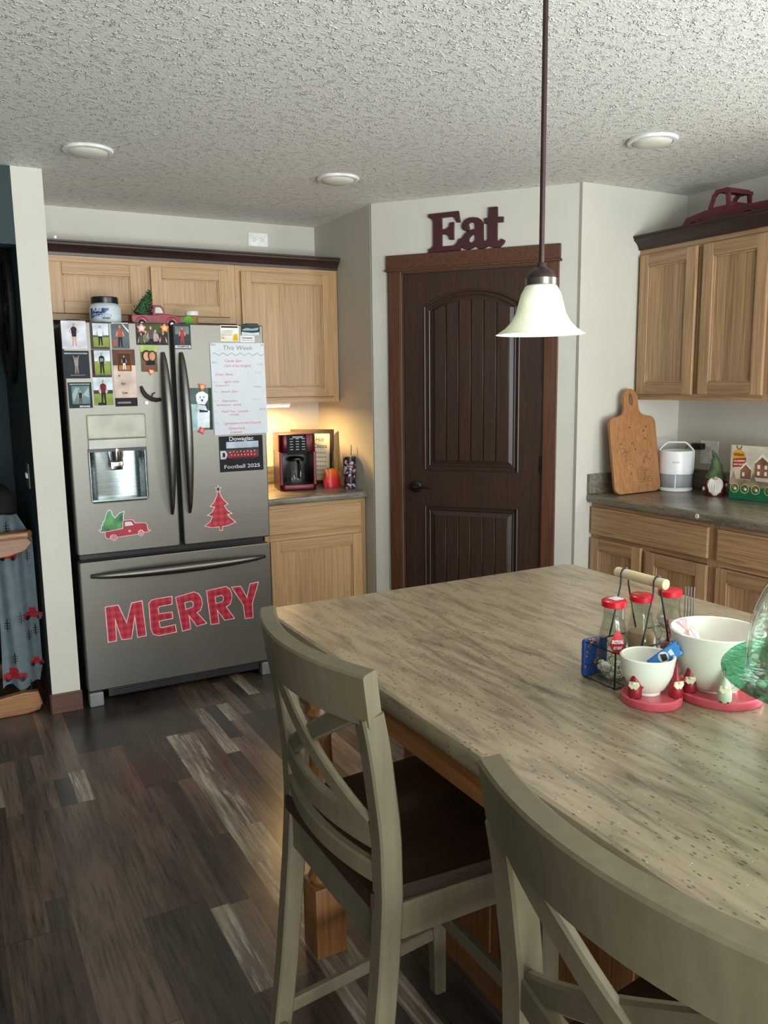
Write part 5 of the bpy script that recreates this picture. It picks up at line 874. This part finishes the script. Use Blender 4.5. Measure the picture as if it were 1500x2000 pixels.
# ------------------------------------------------------------------ counter-height chairs (local: seat faces +x)
def chair(label):
    t = thing('counter_stool', label, 'chair', (.60, 1.365, 0), 0, 'cross-back counter stools along the island')
    hw = .210
    def post(z):
        pts = [(0, -.045), (.25, -.012), (.50, .012), (.62, .020), (.75, .018), (.90, .000), (1.05, -.028)]
        for (za, xa), (zb, xb) in zip(pts, pts[1:]):
            if z <= zb: return lerp(xa, xb, (z - za) / (zb - za))
        return pts[-1][1]
    def build(nm, b, m_=PAINT, sm=True, par=t): return b.build(nm, m_, par, sm, True)
    zs = [i * .97 / 20 for i in range(21)]
    for s_ in (-1, 1):
        b = B(); b.sweep([(post(z) + .004, s_ * hw, z) for z in zs], (0, 1, 0), [lerp(.036, .042, min(1, z / .5)) for z in zs], .042); build('back_post', b)
    def bowed(z, h_, thk, bw, y0=-hw, y1=hw, n=16, dx=0, ln=0):
        y0 += .0; pts = []
        for i in range(n + 1):
            y = lerp(y0, y1, i / n); pts.append((post(z) + dx - bw * (1 - (y / hw) ** 2), y, z))
        return pts
    b = B(); pts = bowed(1.002, .1, .03, .040, -hw - .021, hw + .021, 20, .0); lean = Vector((-.16, 0, 1)); b.sweep(pts, lean, .096, .034, bev=.004); build('crest_rail', b)
    for z, h_ in ((.735, .050), (.665, .040)):
        b = B(); b.sweep(bowed(z, h_, .02, .034, -hw + .018, hw - .018, 16), (0, 0, 1), h_, .020); build('back_rail', b)
    for s_ in (-1, 1):
        b = B(); pts = []
        for i in range(17):
            u = i / 16; y = s_ * lerp(-hw + .03, hw - .03, u); z = lerp(.965, .752, u); pts.append((post(z) + s_ * .004 - .036 * (1 - (y / hw) ** 2), y, z))
        b.sweep(pts, (0, s_ * .43, .80), .036, .016); build('cross_slat', b)
    b = B(); sx0, sx1 = -.005, .400; t_ = bmesh.new(); n = 12
    def seat_pt(u, v_, top):
        x = lerp(sx0, sx1, u); wd = lerp(.200, .228, u); y = lerp(-wd, wd, v_); dip = .010 * math.sin(math.pi * v_) * math.sin(math.pi * min(1, u * 1.15)) * (1 - .5 * math.cos(4 * math.pi * (v_ - .5))) if top else 0
        return Vector((x + (.012 * math.sin(math.pi * v_) if u > .95 else 0), y, (.633 - dip) if top else .604))
    g = {}
    for top in (0, 1):
        for i in range(n + 1):
            for j in range(n + 1): g[top, i, j] = t_.verts.new(seat_pt(i / n, j / n, top))
    for i in range(n):
        for j in range(n):
            t_.faces.new((g[1, i, j], g[1, i + 1, j], g[1, i + 1, j + 1], g[1, i, j + 1])); t_.faces.new((g[0, i, j], g[0, i, j + 1], g[0, i + 1, j + 1], g[0, i + 1, j]))
    for i in range(n):
        for j in (0, n): t_.faces.new((g[0, i, j], g[0, i + 1, j], g[1, i + 1, j], g[1, i, j]))
        for k in (0, n): t_.faces.new((g[0, k, i], g[0, k, i + 1], g[1, k, i + 1], g[1, k, i]))
    bmesh.ops.recalc_face_normals(t_, faces=t_.faces[:]); b.add(t_, 0); build('seat', b, SEATWOOD)
    for s_ in (-1, 1): b = B(); b.sweep([(.03, s_ * .205, .568), (.20, s_ * .205, .568), (.37, s_ * .208, .568)], (0, 0, 1), .070, .020); build('side_apron', b, sm=False)
    b = B(); b.sweep([(.375, -.19, .568), (.375, .19, .568)], (0, 0, 1), .070, .020); build('front_apron', b, sm=False); b = B(); b.sweep(bowed(.558, .1, .02, .0, -hw + .02, hw - .02, 6), (0, 0, 1), .090, .020); build('rear_apron', b, sm=False)
    for s_ in (-1, 1): b = B(); b.sweep([(.378 + .012 * (1 - z / .6), s_ * .208, z) for z in (0, .15, .3, .45, .603)], (0, 1, 0), [.032, .036, .040, .042, .042], [.032, .036, .040, .042, .042]); build('front_leg', b)
    b = B(); b.sweep([(.388, -.20, .22), (.388, .20, .22)], (0, 0, 1), .036, .022); build('footrest', b, sm=False)
    for s_ in (-1, 1): b = B(); b.sweep([(post(.11) + .01, s_ * .212, .115), (.385, s_ * .207, .165)], (0, 0, 1), .032, .020); build('side_stretcher', b, sm=False)
    b = B(); b.sweep([(post(.09), -.20, .085), (post(.09), .20, .085)], (0, 0, 1), .030, .020); build('rear_stretcher', b, sm=False)
    return t
c1 = chair('painted cross-back counter stool nearest the refrigerator, dark wood seat showing')
c2 = copy_tree(c1); c2.location = (.604, .558, 0); c2.rotation_euler = (0, 0, math.radians(2.8)); c2['label'] = 'painted cross-back counter stool in the bottom right corner, nearest the viewer'

# ------------------------------------------------------------------ side room: wall decoration, glider chair, blanket
wd_ = thing('round_wall_decor', 'large round black metal wall decoration on the teal wall', 'wall decoration', (.34, 4.52, 1.53)); MW = frame((.3655, 4.52, 1.90), (0, -1, 0), (0, 0, 1)); IRON = mat('black_iron', (20, 19, 19), .5)
b = B()
for r, th in ((.355, .016), (.235, .010), (.06, .012)): b.tube([MW @ Vector((r * math.cos(a), r * math.sin(a), .018)) for a in [i * math.pi / 32 for i in range(64)]], th, 8, closed=True)
b.build('rings', IRON, wd_, True)
for k in range(12):
    a = k * math.pi / 6; b = B(); b.tube([MW @ Vector((.23 * math.cos(a), .23 * math.sin(a), .018)), MW @ Vector((.35 * math.cos(a), .35 * math.sin(a), .018))], .014, 6); b.build('spoke', IRON, wd_)
for k in range(4):
    a = k * math.pi / 2 + .4; b = B(); b.tube([MW @ Vector((.06 * math.cos(a), .06 * math.sin(a), .018)), MW @ Vector((.235 * math.cos(a), .235 * math.sin(a), .018))], .008, 6); b.build('inner_bar', IRON, wd_)
gl = thing('glider_chair', 'honey wood glider rocker with black cushion in the side room', 'chair', (.0, 4.3, 0)); GW = AMBER
def arm_loop(): return [(-.55, -.045), (-.2, -.042), (.05, -.030), (.16, -.032), (.27, -.045), (.33, -.05), (.352, -.02), (.352, .02), (.33, .045), (.25, .042), (.1, .030), (-.2, .034), (-.55, .040)]
b = B(); b.shape([[(x, y) for x, y in arm_loop()]], .030, 0, Matrix.Translation((-.012, 4.005, .83)) @ Matrix.Rotation(math.radians(-2), 4, 'Y'), bevel=.008); b.build('armrest', GW['x'], gl, True)
FG = frame((0, 4.015, 0), (1, 0, 0), (0, 0, 1))
b = B(); b.shape([[(-.6, .80), (-.3, .805), (-.02, .815), (.12, .83), (.25, .845), (.32, .835), (.34, .81), (.31, .775), (.24, .755), (.15, .745), (.08, .72), (.02, .66), (-.05, .60), (-.15, .58), (-.6, .58)]], .024, 0, FG, bevel=.004, z0=-.03); b.build('arm_support', GW['x'], gl, True)
b = B(); b.shape([[(-.7, .0), (.26, .0), (.315, .01), (.33, .04), (.315, .10), (.25, .105), (.12, .09), (.0, .08), (-.7, .08)]], .045, 0, FG, bevel=.006, z0=-.045); b.build('base_runner', GW['x'], gl, True)
b = B(); b.shape([[(-.7, .0), (.26, .0), (.30, .03), (.28, .08), (-.7, .08)]], .05, 0, FG, bevel=.006, z0=-.62); b.build('base_runner', GW['x'], gl, True)
b = B(); b.box(-.55, .12, 4.16, 4.60, .36, .52, 0, bev=.05, seg=4); b.build('seat_cushion', mat('black_fabric', (16, 16, 18), .9), gl, True)
b = B(); b.box(-.20, .30, 4.20, 4.62, .50, 1.04, 0, bev=.08, seg=5); b.build('back_cushion', mat('black_fabric', (16, 16, 18), .9), gl, True)
b = B(); b.box(-.5, .1, 4.18, 4.22, .08, .36, 0, bev=.005); b.build('side_panel', GW['z'], gl)
# blanket: folds hanging over the arm, printed with trucks
t = NT('truck_print_fabric'); t.base(t.ramp(t.noise(t.coords(), 20, 3), [(.3, (128, 144, 150)), (.7, (146, 162, 168))])); BLK = t.set(Roughness=.95)
bk = thing('truck_blanket', 'pale blue blanket printed with red trucks draped on the glider', 'blanket', (.28, 4.09, .10))
def fold(x, z): return 4.088 - .016 * math.sin((x - .1) * 46 + .8 * math.sin(z * 3)) - .006 * math.sin(x * 110 + z * 4)
def bx0(z): return .165 + .035 * (z / .9) + (.03 * max(0, z - .86) / .1)
def bx1(z): return .348 - .0 * z - (.06 * max(0, z - .82) / .12) - .02 * max(0, .2 - z) / .1
b = B(); t = bmesh.new(); nx, nz = 44, 60; gv = []
for j in range(nz + 1):
    z = lerp(.115, .93, j / nz); row = []
    for i in range(nx + 1):
        u = i / nx; x = lerp(bx0(z), bx1(z), u); zz = z + (.02 * math.sin(u * 9) if j == 0 else 0); y = fold(x, z) + (.06 * ((z - .84) / .09) ** 2 if z > .84 else 0); row.append(t.verts.new((x, y, zz)))
    gv.append(row)
for j in range(nz):
    for i in range(nx): t.faces.new((gv[j][i], gv[j][i + 1], gv[j + 1][i + 1], gv[j + 1][i]))
bmesh.ops.solidify(t, geom=t.faces[:], thickness=.006); b.add(t, 0); b.build('cloth', BLK, bk, True)
def on_cloth(pts, mi_, b, lift=.004):
    # printed motif following the folds
    t = bmesh.new(); cu = B(); cu.shape([pts], .0002, 0, ID); me = bpy.data.meshes.new('q'); bmesh.ops.triangulate(cu.bm, faces=cu.bm.faces[:]); bmesh.ops.subdivide_edges(cu.bm, edges=cu.bm.edges[:], cuts=2, use_grid_fill=True)
    for v in cu.bm.verts: v.co = Vector((v.co.x, fold(v.co.x, v.co.y) - lift - v.co.z * .5, v.co.y))
    cu.bm.to_mesh(me); cu.bm.free(); t.from_mesh(me); b.add(t, mi_)
b = B()
def motif_truck(x, z, s_, flip=1):
    tr_ = [(-.5, 0), (.5, 0), (.5, .25), (.2, .3), (.12, .55), (-.2, .55), (-.22, .3), (-.5, .28)]; on_cloth([(x + flip * p * s_, z + q * s_) for p, q in tr_][::flip], 0, b)
    for sx in (-.28, .3): on_cloth([(x + flip * sx * s_ + .14 * s_ * math.cos(a), z + .14 * s_ * math.sin(a)) for a in [i * math.pi / 4 for i in range(8)]], 1, b, .006)
for q in ((.235, .735, .075), (.325, .44, .085), (.225, .155, .10), (.325, .21, .06)): motif_truck(*q)
for x, z in ((.27, .43), (.21, .40), (.32, .72), (.30, .34), (.23, .24), (.33, .36), (.29, .10), (.24, .86)):
    for k in range(3): on_cloth([(x - .012, z + k * .012), (x + .014, z + .004 + k * .012), (x + .014, z + .007 + k * .012), (x - .012, z + .003 + k * .012)], 1, b)
    on_cloth([(x - .002, z - .01), (x + .002, z - .01), (x + .002, z + .045), (x - .002, z + .045)], 1, b)
b.build('printed_trucks', [mat('print_truck_red', (150, 24, 34), .9), INK], bk)
t = NT('black_white_check'); ch = t.n('ShaderNodeTexChecker'); ch.inputs['Scale'].default_value = 70; t.link(t.coords(), ch.inputs['Vector']); ch.inputs['Color1'].default_value = (*s2l((150, 150, 150)), 1); ch.inputs['Color2'].default_value = (*s2l((18, 18, 20)), 1); t.base(ch.outputs[0]); t.set(Roughness=.9)
b = B(); b.box(-.12, .15, 4.095, 4.14, .14, .42, 0, bev=.015, seg=3); o = b.build('checked_throw', t.m, None, True); recenter(o); tag(o, 'black and white checked throw beside the truck blanket', 'throw')
